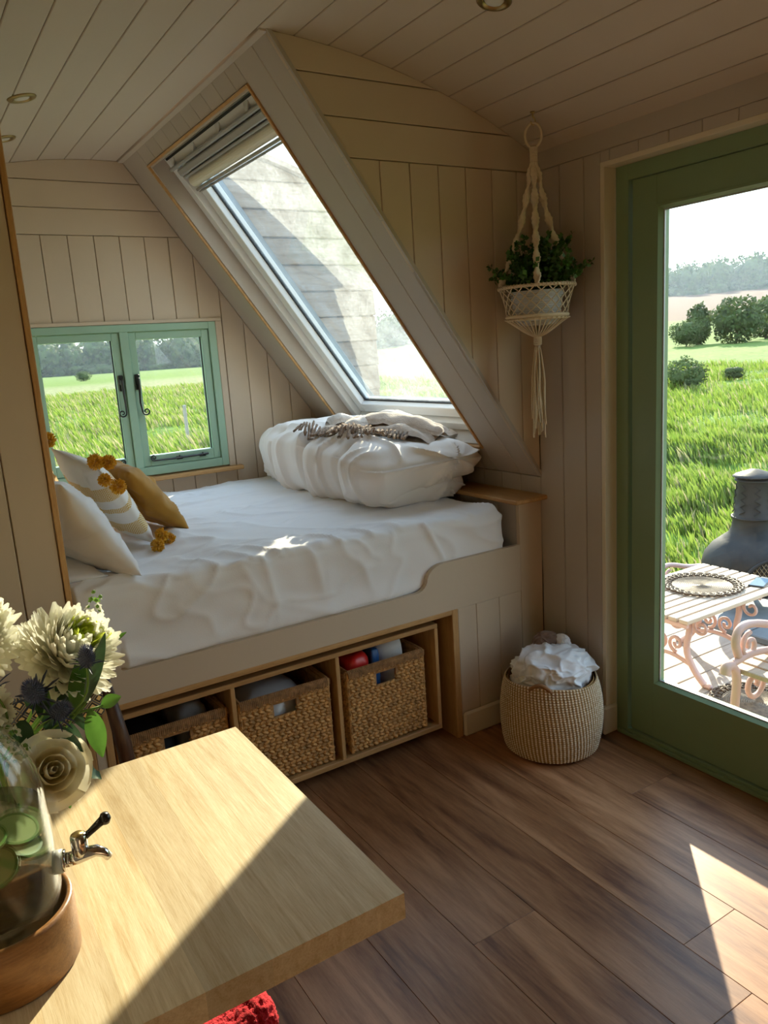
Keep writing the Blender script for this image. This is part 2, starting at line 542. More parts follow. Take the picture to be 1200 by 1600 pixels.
# ---- ceiling boards (along Y on the barrel)
def arc_slab(x0, x1, y0, y1, r, t, n=3, bev=0.002):
    """one curved ceiling board; room face at radius r"""
    v = []; f = []
    a0, a1 = math.asin((x0 - XC) / r), math.asin((x1 - XC) / r)
    da = bev / r
    lo_ = [(a0, r + bev)] + [(a0 + da + (a1 - a0 - 2 * da) * i / n, r) for i in range(n + 1)] + [(a1, r + bev)]
    hi_ = [(a, r + t) for a, _ in lo_]
    m = len(lo_)
    for y in (y0, y1):
        for a, rr in lo_ + hi_: v.append((XC + rr * math.sin(a), y, ZC + rr * math.cos(a)))
    k = 2 * m
    for i in range(m - 1):
        f.append((i, k + i, k + i + 1, i + 1))
        f.append((m + i, m + i + 1, k + m + i + 1, k + m + i))
        f.append((i, i + 1, m + i + 1, m + i))
        f.append((k + i, k + m + i, k + m + i + 1, k + i + 1))
    f.append((0, m, k + m, k)); f.append((m - 1, k + m - 1, k + 2 * m - 1, 2 * m - 1))
    return v, f
bv, bf = arc_slab(XL - 0.14, 2.38, YF - 0.15, YB + 0.16, RC + 0.06, 0.06, 24)
bv2, bf2 = arc_slab(XL - 0.14, 1.10, YB + 0.16, YA + 0.14, RC + 0.06, 0.06, 12)
mb = MB().add(bv, bf).add(bv2, bf2)
ceiling = mb.build('ceiling', M['ceil'])
tag(ceiling, 'barrel-vaulted ceiling of pale painted boards', 'ceiling', kind='structure')
js = [0.604 + 0.1155 * k for k in range(-7, 5)]           # joints left of the slope
aj = [math.asin((x - XC) / RC) for x in (0.604, 0.719)]
step = 0.1152 / RC
a_start = math.asin((1.0655 - XC) / RC)
joints = [XC + RC * math.sin(a_start + step * k) for k in range(-11, 12)]
for x0_, x1_ in zip(joints[:-1], joints[1:]):
    if x1_ < XL or x0_ > XR: continue
    a, b_ = max(x0_, XL - 0.01) + 0.0014, min(x1_, XR + 0.01) - 0.0014
    if b_ - a < 0.01: continue
    yend = YA + 0.01 if x1_ < 1.07 else YB + 0.01
    v, f = arc_slab(a, b_, YF, yend, RC, 0.014)
    mesh_obj('board', v, f, M['ceil'], ceiling)
v, f = arc_slab(1.069, 1.096, YB, YA + 0.01, RC - 0.006, 0.02, 2)
mesh_obj('edge_trim', v, f, M['ceil'], ceiling)

# ---- end wall of the bed alcove, with the casement window
frA = Frame((0, YA, 0), (1, 0, 0), (0, 0, 1), (0, -1, 0))
regA = [(XL, 0.4), (2.121, 0.4), (2.121, SZ1), (SX0, SZ0)] + arcpts(SX0, XL, 20)[1:]
WX0, WX1, WZ0, WZ1 = 0.533, 1.455, 0.957, 1.690
mb = MB()
def wall_piece(mb, fr, x0, z0, x1, z1, depth, thick, region=None):
    p = rect(x0, z0, x1, z1)
    if region: p = clip_convex(p, region)
    if len(p) >= 3:
        fr2 = Frame(fr.o - fr.n * depth, fr.u, fr.v, fr.n)
        g = board_geo(fr2, p, thick, 0.0005)
        if g: mb.add(*g)
outA = [(XL - 0.14, -0.1), (2.30, -0.1), (2.31, 2.13)] + arcpts(2.31, XL - 0.14, 24, RC + 0.118)
for q in ((XL - 0.2, -0.1, WX0, 2.7), (WX1, -0.1, 2.5, 2.7), (WX0, WZ1, WX1, 2.7), (WX0, -0.1, WX1, WZ0)):
    wall_piece(mb, frA, *q, 0.0141, 0.11, outA)
wall_back = mb.build('wall_back', M['wall'])
tag(wall_back, 'board-clad end wall of the bed alcove around the small window', 'wall', kind='structure')
hz = [2.093, 2.2095, 2.3255, 2.6]
for z0, z1 in zip(hz[:-1], hz[1:]):
    board(frA, rect(XL, z0 + 0.0014, 2.2, z1 - 0.0014), M['wall'], wall_back, region=regA)
vj = [0.684 + 0.1158 * k for k in range(-7, 13)]
for x0, x1 in zip(vj[:-1], vj[1:]):
    a, b_ = max(x0, XL) + 0.0013, min(x1, 2.12) - 0.0013
    if b_ - a < 0.01: continue
    if x1 > WX0 - 0.035 and x0 < WX1 + 0.03:
        board(frA, rect(a, WZ1 + 0.016, b_, 2.0917), M['wall'], wall_back, region=regA)
        board(frA, rect(a, 0.5, b_, WZ0 - 0.03), M['wall'], wall_back, region=regA)
        if a < WX0 - 0.045: board(frA, rect(a, WZ0 - 0.03, WX0 - 0.036, WZ1 + 0.016), M['wall'], wall_back, region=regA)
        if b_ > WX1 + 0.04: board(frA, rect(WX1 + 0.036, WZ0 - 0.03, b_, WZ1 + 0.016), M['wall'], wall_back, region=regA)
    else:
        board(frA, rect(a, 0.5, b_, 2.0917), M['wall'], wall_back, region=regA)

# ---- weatherboarded outer cheek of the end wall, seen through the roof window
frK = Frame((0, 3.66, 0), (1, 0, 0), (0, 0, 1), (0, -1, 0))
KX = 2.285
def slope_x(z, off=0.0):      # x of the outer side of the sloped roof at height z
    return SX0 + (SZ0 - z) * (SX1 - SX0) / (SZ0 - SZ1) + off
regK = [(slope_x(0.95) + 0.05, 0.95), (KX, 0.95), (KX, arc_z(KX, RC + 0.09))] + arcpts(KX, 1.2, 18, RC + 0.09)[1:] + [(slope_x(2.36) + 0.05, 2.36)]
mb = MB(); wall_piece(mb, frK, 0, 0, 3, 3, 0.016, 0.15, regK)
M['weather'] = wood('weathered_larch', (0.24, 0.17, 0.115), (0.40, 0.315, 0.24), axis='X', scale=2, stretch=10, rough=0.8, rnd=0.15)
cheek = mb.build('wall_cheek', M['weather'])
tag(cheek, 'weathered outer cheek wall seen through the roof window', 'wall', kind='structure')
z = 0.9
while z < 2.6:
    v, f = [], []
    p = clip_convex(rect(0, z, 3, z + 0.128), regK)
    if len(p) >= 3:
        g = board_geo(frK, p, 0.015, 0.004)
        if g:
            vv = []
            for q in g[0]:      # lean each board so that its lower edge stands proud
                vv.append((q[0], q[1] - 0.012 * max(0, 1 - (q[2] - z) / 0.128), q[2]))
            mesh_obj('board', vv, g[1], M['weather'], cheek)
    z += 0.13
mb = MB()
for (xa, za), (xb, zb) in zip(arcpts(1.15, KX + 0.045, 16, RC + 0.105)[:-1], arcpts(1.15, KX + 0.045, 16, RC + 0.105)[1:]):
    d = Vector((xb - xa, 0, zb - za)).normalized(); nn = Vector((-d.z, 0, d.x)) * 0.012
    A_, B_ = Vector((xa, 0, za)), Vector((xb, 0, zb))
    v = [A_ - nn, B_ - nn, B_ + nn, A_ + nn]
    v = [Vector((p.x, 3.62, p.z)) for p in v] + [Vector((p.x, 4.06, p.z)) for p in v]
    mb.add(v, [(0, 1, 2, 3), (7, 6, 5, 4), (0, 4, 5, 1), (1, 5, 6, 2), (2, 6, 7, 3), (3, 7, 4, 0)])
mb.build('roof_edge', M['weather'], cheek)

# ---- partition beside the bed opening (right of the slope) and lower front
frB = Frame((0, YB, 0), (1, 0, 0), (0, 0, 1), (0, -1, 0))
regB = [(SX1, SZ1), (SX0, SZ0)] + arcpts(SX0, XR, 14)[1:]
mb = MB()
wall_piece(mb, frB, 1, 0.9, 2.3, 2.6, 0.0141, 0.13, [(SX1 + 0.02, SZ1 - 0.01), (2.26, SZ1 - 0.01)] + arcpts(2.26, SX0 + 0.02, 14, RC + 0.012))
wall_part = mb.build('wall_partition', M['wall'])
tag(wall_part, 'cream boarded partition beside the slanting roof window lining', 'wall', kind='structure')
for z0, z1 in zip(hz[:-1], hz[1:]):
    board(frB, rect(1.0, z0 + 0.0014, XR, z1 - 0.0014), M['wall'], wall_part, region=regB)
vj = [1.452 + 0.1167 * k for k in range(-2, 7)]
for x0, x1 in zip(vj[:-1], vj[1:]):
    board(frB, rect(x0 + 0.0013, 0.9, min(x1, XR) - 0.0013, 2.0917), M['wall'], wall_part, region=regB)

# ---- sloped lining with the roof window opening
frS = Frame((SX0, 0, SZ0), (0, 1, 0), SW, SN)       # u = world Y, v = down the slope
OY0, OY1, OS0, OS1 = 2.495, 3.635, 0.078, 1.655
mb = MB()
for q in ((YB + 0.0155, -0.01, OY0 + .012, SLEN + .05), (OY1 - .012, -0.01, YA, SLEN + .05), (OY0, -0.01, OY1, OS0 + .012), (OY0, OS1 - .012, OY1, SLEN + .05)):
    wall_piece(mb, frS, *q, 0.0141, 0.09)
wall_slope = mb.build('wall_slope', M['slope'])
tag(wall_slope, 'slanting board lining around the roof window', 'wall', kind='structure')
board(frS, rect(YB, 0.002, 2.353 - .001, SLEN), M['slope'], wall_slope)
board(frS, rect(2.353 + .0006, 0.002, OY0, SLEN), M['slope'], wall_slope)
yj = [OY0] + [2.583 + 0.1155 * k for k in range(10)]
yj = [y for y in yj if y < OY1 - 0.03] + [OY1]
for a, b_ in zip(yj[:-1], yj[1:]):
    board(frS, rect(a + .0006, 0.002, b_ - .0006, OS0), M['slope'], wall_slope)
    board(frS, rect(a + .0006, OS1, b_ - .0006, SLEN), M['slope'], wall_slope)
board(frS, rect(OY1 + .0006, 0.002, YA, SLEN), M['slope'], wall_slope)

mb = MB()                                        # bead where the slope meets the partition
for q0, q1 in ((-0.004, 0.012),):
    v = []
    for y in (YB - 0.006, YB + 0.004):
        for s_, n_ in ((0.0, 0.0), (SLEN, 0.0), (SLEN, -0.013), (0.0, -0.013)):
            p = frS.p(y, s_, n_); v.append(p)
    mb.add(v, [(0, 1, 2, 3), (7, 6, 5, 4), (0, 4, 5, 1), (1, 5, 6, 2), (2, 6, 7, 3), (3, 7, 4, 0)])
mb.build('corner_bead', M['slope'], wall_slope)

# knee wall below the slope, behind the oak ledge
frN = Frame((2.121, 0, 0), (0, 1, 0), (0, 0, 1), (-1, 0, 0))
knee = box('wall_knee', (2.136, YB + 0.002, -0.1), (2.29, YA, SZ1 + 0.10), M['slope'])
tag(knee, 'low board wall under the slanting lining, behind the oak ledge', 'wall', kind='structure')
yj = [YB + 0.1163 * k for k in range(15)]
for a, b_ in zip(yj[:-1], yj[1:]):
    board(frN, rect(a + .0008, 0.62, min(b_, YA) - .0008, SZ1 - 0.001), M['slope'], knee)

# ---- wall with the glazed door
frD = Frame((XR, 0, 0), (0, 1, 0), (0, 0, 1), (-1, 0, 0))
DY0, DY1, DZ1 = 0.03, 1.925, 2.043          # door opening
mb = MB()
for q in ((DY1, -0.1, YB + 0.02, 2.2), (YF - .1, -0.1, DY0, 2.2), (DY0, DZ1, DY1, 2.2)):
    wall_piece(mb, frD, *q, 0.0141, 0.12)
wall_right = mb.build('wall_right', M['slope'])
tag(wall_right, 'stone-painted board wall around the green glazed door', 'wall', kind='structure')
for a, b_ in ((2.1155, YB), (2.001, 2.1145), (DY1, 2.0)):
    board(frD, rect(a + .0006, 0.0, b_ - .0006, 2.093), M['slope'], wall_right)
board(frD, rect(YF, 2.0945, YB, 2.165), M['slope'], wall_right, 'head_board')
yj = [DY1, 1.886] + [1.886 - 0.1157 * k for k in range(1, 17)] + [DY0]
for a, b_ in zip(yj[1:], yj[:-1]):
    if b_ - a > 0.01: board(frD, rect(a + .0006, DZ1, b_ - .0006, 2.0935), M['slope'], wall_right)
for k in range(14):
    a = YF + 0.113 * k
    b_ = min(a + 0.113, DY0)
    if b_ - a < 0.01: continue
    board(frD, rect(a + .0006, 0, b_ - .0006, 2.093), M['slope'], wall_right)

# ---- wall on the camera's side and the rear wall
mb = MB()
frL = Frame((XL, 0, 0), (0, 1, 0), (0, 0, 1), (1, 0, 0))
for q in ((YF - .1, -0.1, YA + .1, 2.2),):
    wall_piece(mb, frL, *q, 0.0, 0.12)
wall_left = mb.build('wall_left', M['wall'])
tag(wall_left, 'cream side wall behind the oak table', 'wall', kind='structure')
mb = MB()
frR = Frame((0, YF, 0), (1, 0, 0), (0, 0, 1), (0, 1, 0))
for q in ((XL - .1, -0.1, 2.25, 2.6),):
    wall_piece(mb, frR, *q, 0.0, 0.12, [(XL - .1, -.1), (2.25, -.1), (2.25, 2.1)] + arcpts(2.22, XL - .1, 16, RC + 0.02))
wall_rear = mb.build('wall_rear', M['wall'])
tag(wall_rear, 'cream rear gable wall', 'wall', kind='structure')

# ---- left leg of the bed opening: boarded partition with an oak edge
stub = box('wall_stub', (XL, YB + 0.0141, 0.0), (0.322, YB + 0.055, 2.27), M['wall'], b=0.0005)
tag(stub, 'cream boarded wall end at the head of the bed with oak edge', 'wall', kind='structure')
regStub = [(XL, 0), (0.325, 0), (0.325, arc_z(0.325))] + arcpts(0.325, XL, 5)[1:]
for a, b_ in ((0.2215, 0.325), (0.106, 0.2205), (-0.0095, 0.105), (XL, -0.0105)):
    board(frB, rect(a + .0012, 0.0, b_ - .0012, 2.5), M['wall'], stub, region=regStub)
tr = box('trim_1', (0.326, YB - 0.005, 0.0), (0.3415, YB + 0.058, 2.325), M['oak_z'])
tag(tr, 'slim vertical oak strip edging the wall at the bed head', 'trim', kind='structure')

# ---- skirtings
def skirting(name, lo, hi, label, axis):
    mb = MB(); mb.box(lo, hi, 0.008)
    o = mb.build(name, M['cream']); tag(o, label, 'baseboard', kind='structure'); return o
skirting('baseboard_front', (1.681, YB - 0.018, 0), (XR, YB, 0.10), 'cream skirting board beside the under-bed storage opening', 'X')
skirting('baseboard_right', (XR - 0.018, DY1 - 0.004, 0), (XR, YB - 0.018, 0.10), 'cream skirting board behind the round laundry basket', 'Y')
o = skirting('baseboard_door', (XR - 0.022, DY1 - 0.030, 0), (2.172, DY1 - 0.004, 0.115), 'short cream skirting return in the door reveal', 'X')

# ---- door lining
lin = MB()
lin.box((XR - 0.002, DY1 - 0.018, 0), (2.176, DY1, DZ1), 0.0015)
lin.box((XR - 0.002, DY0, DZ1 - 0.001), (2.176, DY1, DZ1 + 0.015), 0.0015)
lin.box((XR - 0.002, DY0, 0), (2.176, DY0 + 0.018, DZ1), 0.0015)
t2 = lin.build('trim_2', M['cream']); tag(t2, 'cream reveal lining around the green door', 'trim', kind='structure')
# ================================================================== glazed door
def slab_ring(mb, X0, X1, y0, y1, z0, z1, wy0, wy1, wz0, wz1, b=0.002):
    """rectangular ring of four rails in a plane of constant X"""
    mb.box((X0, y0, z0), (X1, y0 + wy0, z1), b)
    mb.box((X0, y1 - wy1, z0), (X1, y1, z1), b)
    mb.box((X0, y0 + wy0 - .001, z0), (X1, y1 - wy1 + .001, z0 + wz0), b)
    mb.box((X0, y0 + wy0 - .001, z1 - wz1), (X1, y1 - wy1 + .001, z1), b)
FX = 2.175
LEAF_W = 0.868
def make_door(name, y_hi, label):
    """leaf whose hinge-side edge is at y_hi (towards the bed)"""
    root = empty(name, (FX + 0.03, y_hi - LEAF_W / 2, 0.0)); tag(root, label, 'door', kind='structure')
    y_lo = y_hi - LEAF_W
    X0, X1 = FX + 0.010, FX + 0.052
    z0, z1 = 0.030, 1.991
    sy, st, sb = 0.098, 0.092, 0.208
    for nm, lo, hi in (('stile', (X0, y_hi - sy, z0), (X1, y_hi, z1)), ('stile', (X0, y_lo, z0), (X1, y_lo + sy, z1)),
                       ('top_rail', (X0, y_lo + sy, z1 - st), (X1, y_hi - sy, z1)), ('bottom_rail', (X0, y_lo + sy, z0), (X1, y_hi - sy, z0 + sb))):
        box(nm, lo, hi, M['green'], root, b=0.0012)
    gy0, gy1, gz0, gz1 = y_lo + sy, y_hi - sy, z0 + sb, z1 - st
    mb = MB()                        # sloping glazing bead, room side
    w = 0.016
    def bead(a, b_, inn):            # quads from leaf face down to the glass
        pass
    o4 = [(gy0, gz0), (gy1, gz0), (gy1, gz1), (gy0, gz1)]
    i4 = [(gy0 + w, gz0 + w), (gy1 - w, gz0 + w), (gy1 - w, gz1 - w), (gy0 + w, gz1 - w)]
    m4 = [(gy0 + w * .45, gz0 + w * .45), (gy1 - w * .45, gz0 + w * .45), (gy1 - w * .45, gz1 - w * .45), (gy0 + w * .45, gz1 - w * .45)]
    v = [(X0 - 0.003, *p) for p in o4] + [(X0 - 0.003, *p) for p in m4] + [(X0 + 0.012, *p) for p in i4] + [(X1, *p) for p in i4] + [(X1, *p) for p in o4]
    f = []
    for k in range(4):
        for i in range(4):
            f.append((k * 4 + i, k * 4 + (i + 1) % 4, k * 4 + 4 + (i + 1) % 4, k * 4 + 4 + i))
    f += [(i, (i + 1) % 4, 16 + (i + 1) % 4, 16 + i) for i in range(4)]
    mesh_obj('glazing_bead', v, f, M['green'], root)
    slab = MB(); slab_ring(slab, X0 + 0.014, X0 + 0.022, gy0 + w - 0.001, gy1 - w + 0.001, gz0 + w - .001, gz1 - w + .001, .005, .005, .005, .005, .0008)
    slab.build('spacer', M['grey_metal'], root)
    box('pane', (X0 + 0.016, gy0 + w - .0005, gz0 + w - .0005), (X0 + 0.020, gy1 - w + .0005, gz1 - w + .0005), M['glass'], root, b=0.0003)
    return root
make_door('door_1', 1.846, 'sage green door with one tall glass pane beside the laundry basket')
make_door('door_2', 0.960, 'sage green glazed second leaf of the doorway')
mb = MB()
slab_ring(mb, FX, FX + 0.075, DY0 + 0.012, DY1 - 0.018, 0.0, DZ1, 0.052, 0.052, 0.026, 0.050, .0015)
mb.box((FX + 0.012, 0.955, 0.02), (FX + 0.075, 0.983, 2.0))
mb.box((FX - 0.012, DY0 + 0.02, 0.0), (FX + 0.01, DY1 - 0.03, 0.014))
df = mb.build('door_frame', M['green']); tag(df, 'sage green door frame and sill set in the cream reveal', 'door frame', kind='structure')

# ================================================================== casement window over the bed
win = empty('window_1', (0.994, YA, WZ0)); tag(win, 'small skylit green two-sash casement window over the bed', 'window', kind='structure')
def xring(y0, y1, x0, x1, z0, z1, w, mat, parent, names, b=0.0015, wb=None):
    wb = wb or w
    for nm, q in zip(names, ((x0, z0, x0 + w, z1), (x1 - w, z0, x1, z1), (x0 + w, z0, x1 - w, z0 + wb), (x0 + w, z1 - w, x1 - w, z1))):
        box(nm, (q[0], y0, q[1]), (q[2], y1, q[3]), mat, parent, b)
fmb = MB()
yf0, yf1 = YA - 0.006, YA + 0.07
for q in ((WX0, WZ0, WX0 + .038, WZ1), (WX1 - .038, WZ0, WX1, WZ1), (WX0 + .038, WZ0, WX1 - .038, WZ0 + .042), (WX0 + .038, WZ1 - .034, WX1 - .038, WZ1), (0.974, WZ0 + .042, 1.014, WZ1 - .034)):
    fmb.box((q[0], yf0, q[1]), (q[2], yf1, q[3]), 0.002)
fmb.build('frame', M['green_skylit'], win)
def curl(center, r0, turns, start, plane='XZ', n=28, flip=1):
    pts = []
    for i in range(n):
        t = i / (n - 1)
        a = start + flip * turns * 2 * PI * t
        r = r0 * (1 - 0.78 * t)
        pts.append((center[0] + r * math.cos(a), center[1], center[2] + r * math.sin(a)))
    return pts
def make_sash(x0, x1, side):
    z0, z1 = WZ0 + .044, WZ1 - .036
    s = empty('sash', ((x0 + x1) / 2, YA + 0.03, z0)); adopt(s, win)
    ys0, ys1 = YA + 0.006, YA + 0.055
    mb = MB(); w = 0.036
    for q in ((x0, z0, x0 + w, z1), (x1 - w, z0, x1, z1), (x0 + w, z0, x1 - w, z0 + .052), (x0 + w, z1 - w, x1 - w, z1)):
        mb.box((q[0], ys0, q[1]), (q[2], ys1, q[3]), 0.0025)
    mb.build('sash_frame', M['green_skylit'], s)
    sm = MB()
    for q in ((x0 + w - .001, z0 + .05, x0 + w + .004, z1 - w), (x1 - w - .004, z0 + .05, x1 - w + .001, z1 - w)):
        sm.box((q[0], YA + 0.026, q[1]), (q[2], YA + 0.036, q[3]), 0.0008)
    sm.build('seal', M['seal'], s)
    box('pane', (x0 + w - .001, YA + 0.030, z0 + .051), (x1 - w + .001, YA + 0.034, z1 - w + .001), M['glass'], s, b=.0003)
    # handle on the meeting side
    hx = (x1 - w * .5) if side > 0 else (x0 + w * .5)
    mb = MB(); zc_ = 1.41
    mb.box((hx - 0.011, ys0 - 0.012, zc_ - 0.03), (hx + 0.011, ys0, zc_ + 0.045), 0.003)
    mb.box((hx - 0.008, ys0 - 0.026, zc_ + 0.0), (hx + 0.008, ys0 - 0.010, zc_ + 0.028), 0.003)
    yy = ys0 - 0.024
    cx = hx - 0.016 if side > 0 else hx + 0.022
    start = 0 if side > 0 else PI
    c = curl((cx, yy, zc_ - 0.135), 0.019, 1.35, start, flip=-1 if side > 0 else 1)
    arm = [(hx, yy, zc_ + 0.02), (hx + 0.001, yy, zc_ - 0.03), (hx + 0.003 * side, yy, zc_ - 0.09)] + c
    rr = [0.0075, 0.006, 0.0045] + [0.0042 - 0.0014 * i / 27 for i in range(28)]
    mb.add(*tube_geo(arm, rr, 8))
    mb.build('handle', M['iron'], s)
    # stay along the bottom rail
    mb = MB(); zz = z0 + 0.026
    xs0, xs1 = (x0 + 0.05, x1 - 0.07)
    if side > 0: xs0, xs1 = x1 - 0.06 - 0.24, x1 - 0.06
    yy = ys0 - 0.012
    if side > 0:
        c = curl((xs1 + 0.0, yy, zz + 0.012), 0.014, 1.4, -PI / 2, flip=1)
        arm = [(xs0, yy, zz - .004), (xs1 - 0.08, yy, zz - .003), (xs1 - 0.02, yy, zz - .002)] + c
    else:
        c = curl((xs0, yy, zz + 0.016), 0.015, 1.4, -PI / 2, flip=-1)
        arm = [(xs1, yy, zz + .004), (xs0 + 0.10, yy, zz), (xs0 + 0.03, yy, zz + .001)] + c
    mb.add(*tube_geo(arm, [0.0055, 0.005, 0.004] + [0.004 - 0.0014 * i / 27 for i in range(28)], 8))
    for px in (xs1 - 0.03, xs0 + 0.13):
        mb.box((px - 0.016, ys0 - 0.013, zz - 0.008), (px + 0.016, ys0, zz + 0.008), 0.002)
        mb.add(*tube_geo([(px, yy, zz), (px, yy, zz + 0.014)], 0.0035, 8))
    mb.build('stay', M['iron'], s)
make_sash(WX0 + .039, 0.973, 1)
make_sash(1.015, WX1 - .039, -1)
for nm, q in (('architrave', (WX1, WZ0 - 0.006, WX1 + 0.034, WZ1 + 0.002)), ('architrave', (WX0 - 0.034, WZ0 - 0.006, WX0, WZ1 + 0.002)), ('architrave', (WX0 - 0.034, WZ1 + 0.002, WX1 + 0.034, WZ1 + 0.018))):
    box(nm, (q[0], YA - 0.008, q[1]), (q[2], YA + 0.02, q[3]), M['wall'], win, 0.002)
box('sill', (WX0 - 0.05, YA - 0.038, WZ0 - 0.028), (WX1 + 0.066, YA + 0.01, WZ0 - 0.006), M['oak_x'], win, 0.003)

# ================================================================== roof window in the slope
sky = empty('window_2', frS.p(3.06, 1.6)); tag(sky, 'large slanting roof window with oak edging and rolled blind', 'window', kind='structure')
def sbox(name, y0, s0, y1, s1, n0, n1, mat, parent, b=0.002):
    """box in slope coordinates; n is measured towards the room"""
    v, f = box_geo((y0, s0, n0), (y1, s1, n1), b)
    v = [frS.p(p[0], p[1], p[2]) for p in v]
    return mesh_obj(name, v, f, mat, parent)
e_ = 0.011
for q in ((OY0, OS0, OY0 + e_, OS1), (OY1 - e_, OS0, OY1, OS1), (OY0 + e_, OS0, OY1 - e_, OS0 + e_), (OY0 + e_, OS1 - e_, OY1 - e_, OS1)):
    sbox('oak_edge', *q, -0.012, 0.007, M['oak'], sky, 0.0015)
ND = 0.14                                   # depth of the glass behind the lining
LY0, LY1, LS0, LS1 = OY0 + e_ , OY1 - e_, OS0 + e_, OS1 - e_
for q in ((LY0 - .003, LS0, LY0 + .007, LS1), (LY1 - .007, LS0, LY1 + .003, LS1), (LY0, LS0 - .003, LY1, LS0 + .007), (LY0, LS1 - .007, LY1, LS1 + .003)):
    sbox('lining', *q, -0.115, -0.004, M['slope'], sky, 0.001)
def ring(name, y0, y1, s0, s1, w, n0, n1, mat, parent, wb=None, wt=None, b=0.003):
    for q in ((y0, s0, y0 + w, s1), (y1 - w, s0, y1, s1), (y0 + w, s1 - (wb or w), y1 - w, s1), (y0 + w, s0, y1 - w, s0 + (wt or w))):
        sbox(name, *q, n0, n1, mat, parent, b)
ring('outer_frame', LY0 + .007, LY1 - .007, LS0 + .007, LS1 - .007, 0.052, -0.19, -0.075, M['white_metal'], sky, wb=0.04)
for q in ((LY0 + .052, LS0 + .06, LY0 + .088, LS1 - .052), (LY1 - .118, LS0 + .06, LY1 - .062, LS1 - .052), (LY0 + .088, LS1 - .102, LY1 - .118, LS1 - .052), (LY0 + .088, LS0 + .06, LY1 - .118, LS0 + .116)):
    sbox('sash_rail', *q, -0.175, -0.105, M['white_metal'], sky, 0.003)
GY0, GY1, GS0, GS1 = LY0 + .088, LY1 - .118, LS0 + .11, LS1 - .102
ring('gasket', GY0 - .004, GY1 + .004, GS0 - .004, GS1 + .004, 0.009, -0.152, -0.136, M['seal'], sky, b=0.001)
sbox('pane', GY0, GS0, GY1, GS1, -0.146, -0.142, M['dusty'], sky, 0.0004)
M['flash'] = simple('grey_flashing', (0.16, 0.19, 0.22), rough=0.35, metal=0.6)
ring('flashing', LY0 - .03, LY1 + .018, LS0 - .03, LS1 + .03, 0.10, -0.215, -0.19, M['flash'], sky, b=0.003)
# ventilation flap bar and rolled blind at the top
bl = empty('blind', frS.p(3.06, LS0 + .10)); adopt(bl, sky)
def srod(name, s, n, r, y0, y1, mat, parent, seg=20):
    v, f = tube_geo([frS.p(y0, s, n), frS.p(y1, s, n)], r, seg)
    return mesh_obj(name, v, f, mat, parent, smooth=False)
sbox('vent_strip', LY0 + .03, LS0 + .012, LY1 - .03, LS0 + .022, -0.076, -0.070, M['seal'], sky, 0.0005)  # thin flat black strip across the head of the frame
sbox('vent_bar', LY0 + .05, LS0 + .052, LY1 - .05, LS0 + .070, -0.074, -0.045, M['grey_metal'], sky, 0.005)
for y in (LY0 + .2, LY0 + .48, LY1 - .35, LY1 - .09):
    v = [frS.p(y - .02, LS0 + .026, -.072), frS.p(y + .02, LS0 + .026, -.072), frS.p(y + .008, LS0 + .054, -.055), frS.p(y - .008, LS0 + .054, -.055),
         frS.p(y - .02, LS0 + .026, -.078), frS.p(y + .02, LS0 + .026, -.078), frS.p(y + .008, LS0 + .054, -.066), frS.p(y - .008, LS0 + .054, -.066)]
    mesh_obj('vent_bracket', v, [(0, 1, 2, 3), (7, 6, 5, 4), (0, 4, 5, 1), (1, 5, 6, 2), (2, 6, 7, 3), (3, 7, 4, 0)], M['white_metal'], sky)
by0, by1 = LY0 + .10, LY1 - .10
sbox('cassette', by0, LS0 + .075, by1, LS0 + .105, -0.11, -0.05, M['grey_metal'], bl, 0.005)
sbox('cassette_lip', by0, LS0 + .110, by1, LS0 + .122, -0.11, -0.058, M['grey_metal'], bl, 0.003)
srod('roll', LS0 + .148, -0.092, 0.026, by0 + .005, by1 - .005, M['blind'], bl)
sbox('bottom_rail', by0, LS0 + .178, by1, LS0 + .190, -0.112, -0.072, M['grey_metal'], bl, 0.003)
sbox('bottom_rail', by0, LS0 + .194, by1, LS0 + .202, -0.112, -0.080, M['grey_metal'], bl, 0.002)

# ================================================================== built-in bed
bed = empty('bed_base', (1.2, YB + 0.02, 0)); tag(bed, 'cream built-in bed base with scooped front rail and oak storage opening', 'bed')
RT, RLOW, RB = 0.712, 0.622, 0.524
prof = [(0.344, RB), (2.003, RB), (2.003, RT), (1.625, RT)]
for i in range(1, 13):               # S curve down to the scoop
    t = i / 12
    if t < .5: a = t * 2 * PI / 2; prof.append((1.60 - 0.048 * math.sin(a) * 1.0 + 0.025 * (1 - t * 2), RT - 0.045 * (1 - math.cos(a))))
    else: a = (t - .5) * 2 * PI / 2; prof.append((1.552 - 0.055 * (1 - math.cos(a)), RT - 0.045 - 0.045 * math.sin(a)))
prof += [(1.45, RLOW), (0.50, RLOW)]
for i in range(1, 9):
    t = i / 8; s = t * t * (3 - 2 * t)
    prof.append((0.455 - 0.05 * t, RLOW + (RT - RLOW) * s))
prof += [(0.344, RT)]
def extrude_poly(name, poly, fr, t, mat, parent):
    bm = bmesh.new()
    vs = [bm.verts.new(fr.p(x, y, 0)) for x, y in poly]
    fc = bm.faces.new(vs)
    r = bmesh.ops.extrude_face_region(bm, geom=[fc])
    vv = [g for g in r['geom'] if isinstance(g, bmesh.types.BMVert)]
    bmesh.ops.translate(bm, verts=vv, vec=-fr.n * t)
    bmesh.ops.recalc_face_normals(bm, faces=bm.faces)
    me = bpy.data.meshes.new(name); bm.to_mesh(me); bm.free(); me.materials.append(mat)
    return mesh_obj(name, None, None, mat, parent, mesh=me)
extrude_poly('front_rail', prof, frB, 0.02, M['wall'], bed)
box('corner_post', (2.003, YB, 0.0), (2.119, YB + 0.02, 0.880), M['wall'], bed, 0.0015)
frP = Frame((2.003, 0, 0), (0, 1, 0), (0, 0, 1), (-1, 0, 0))
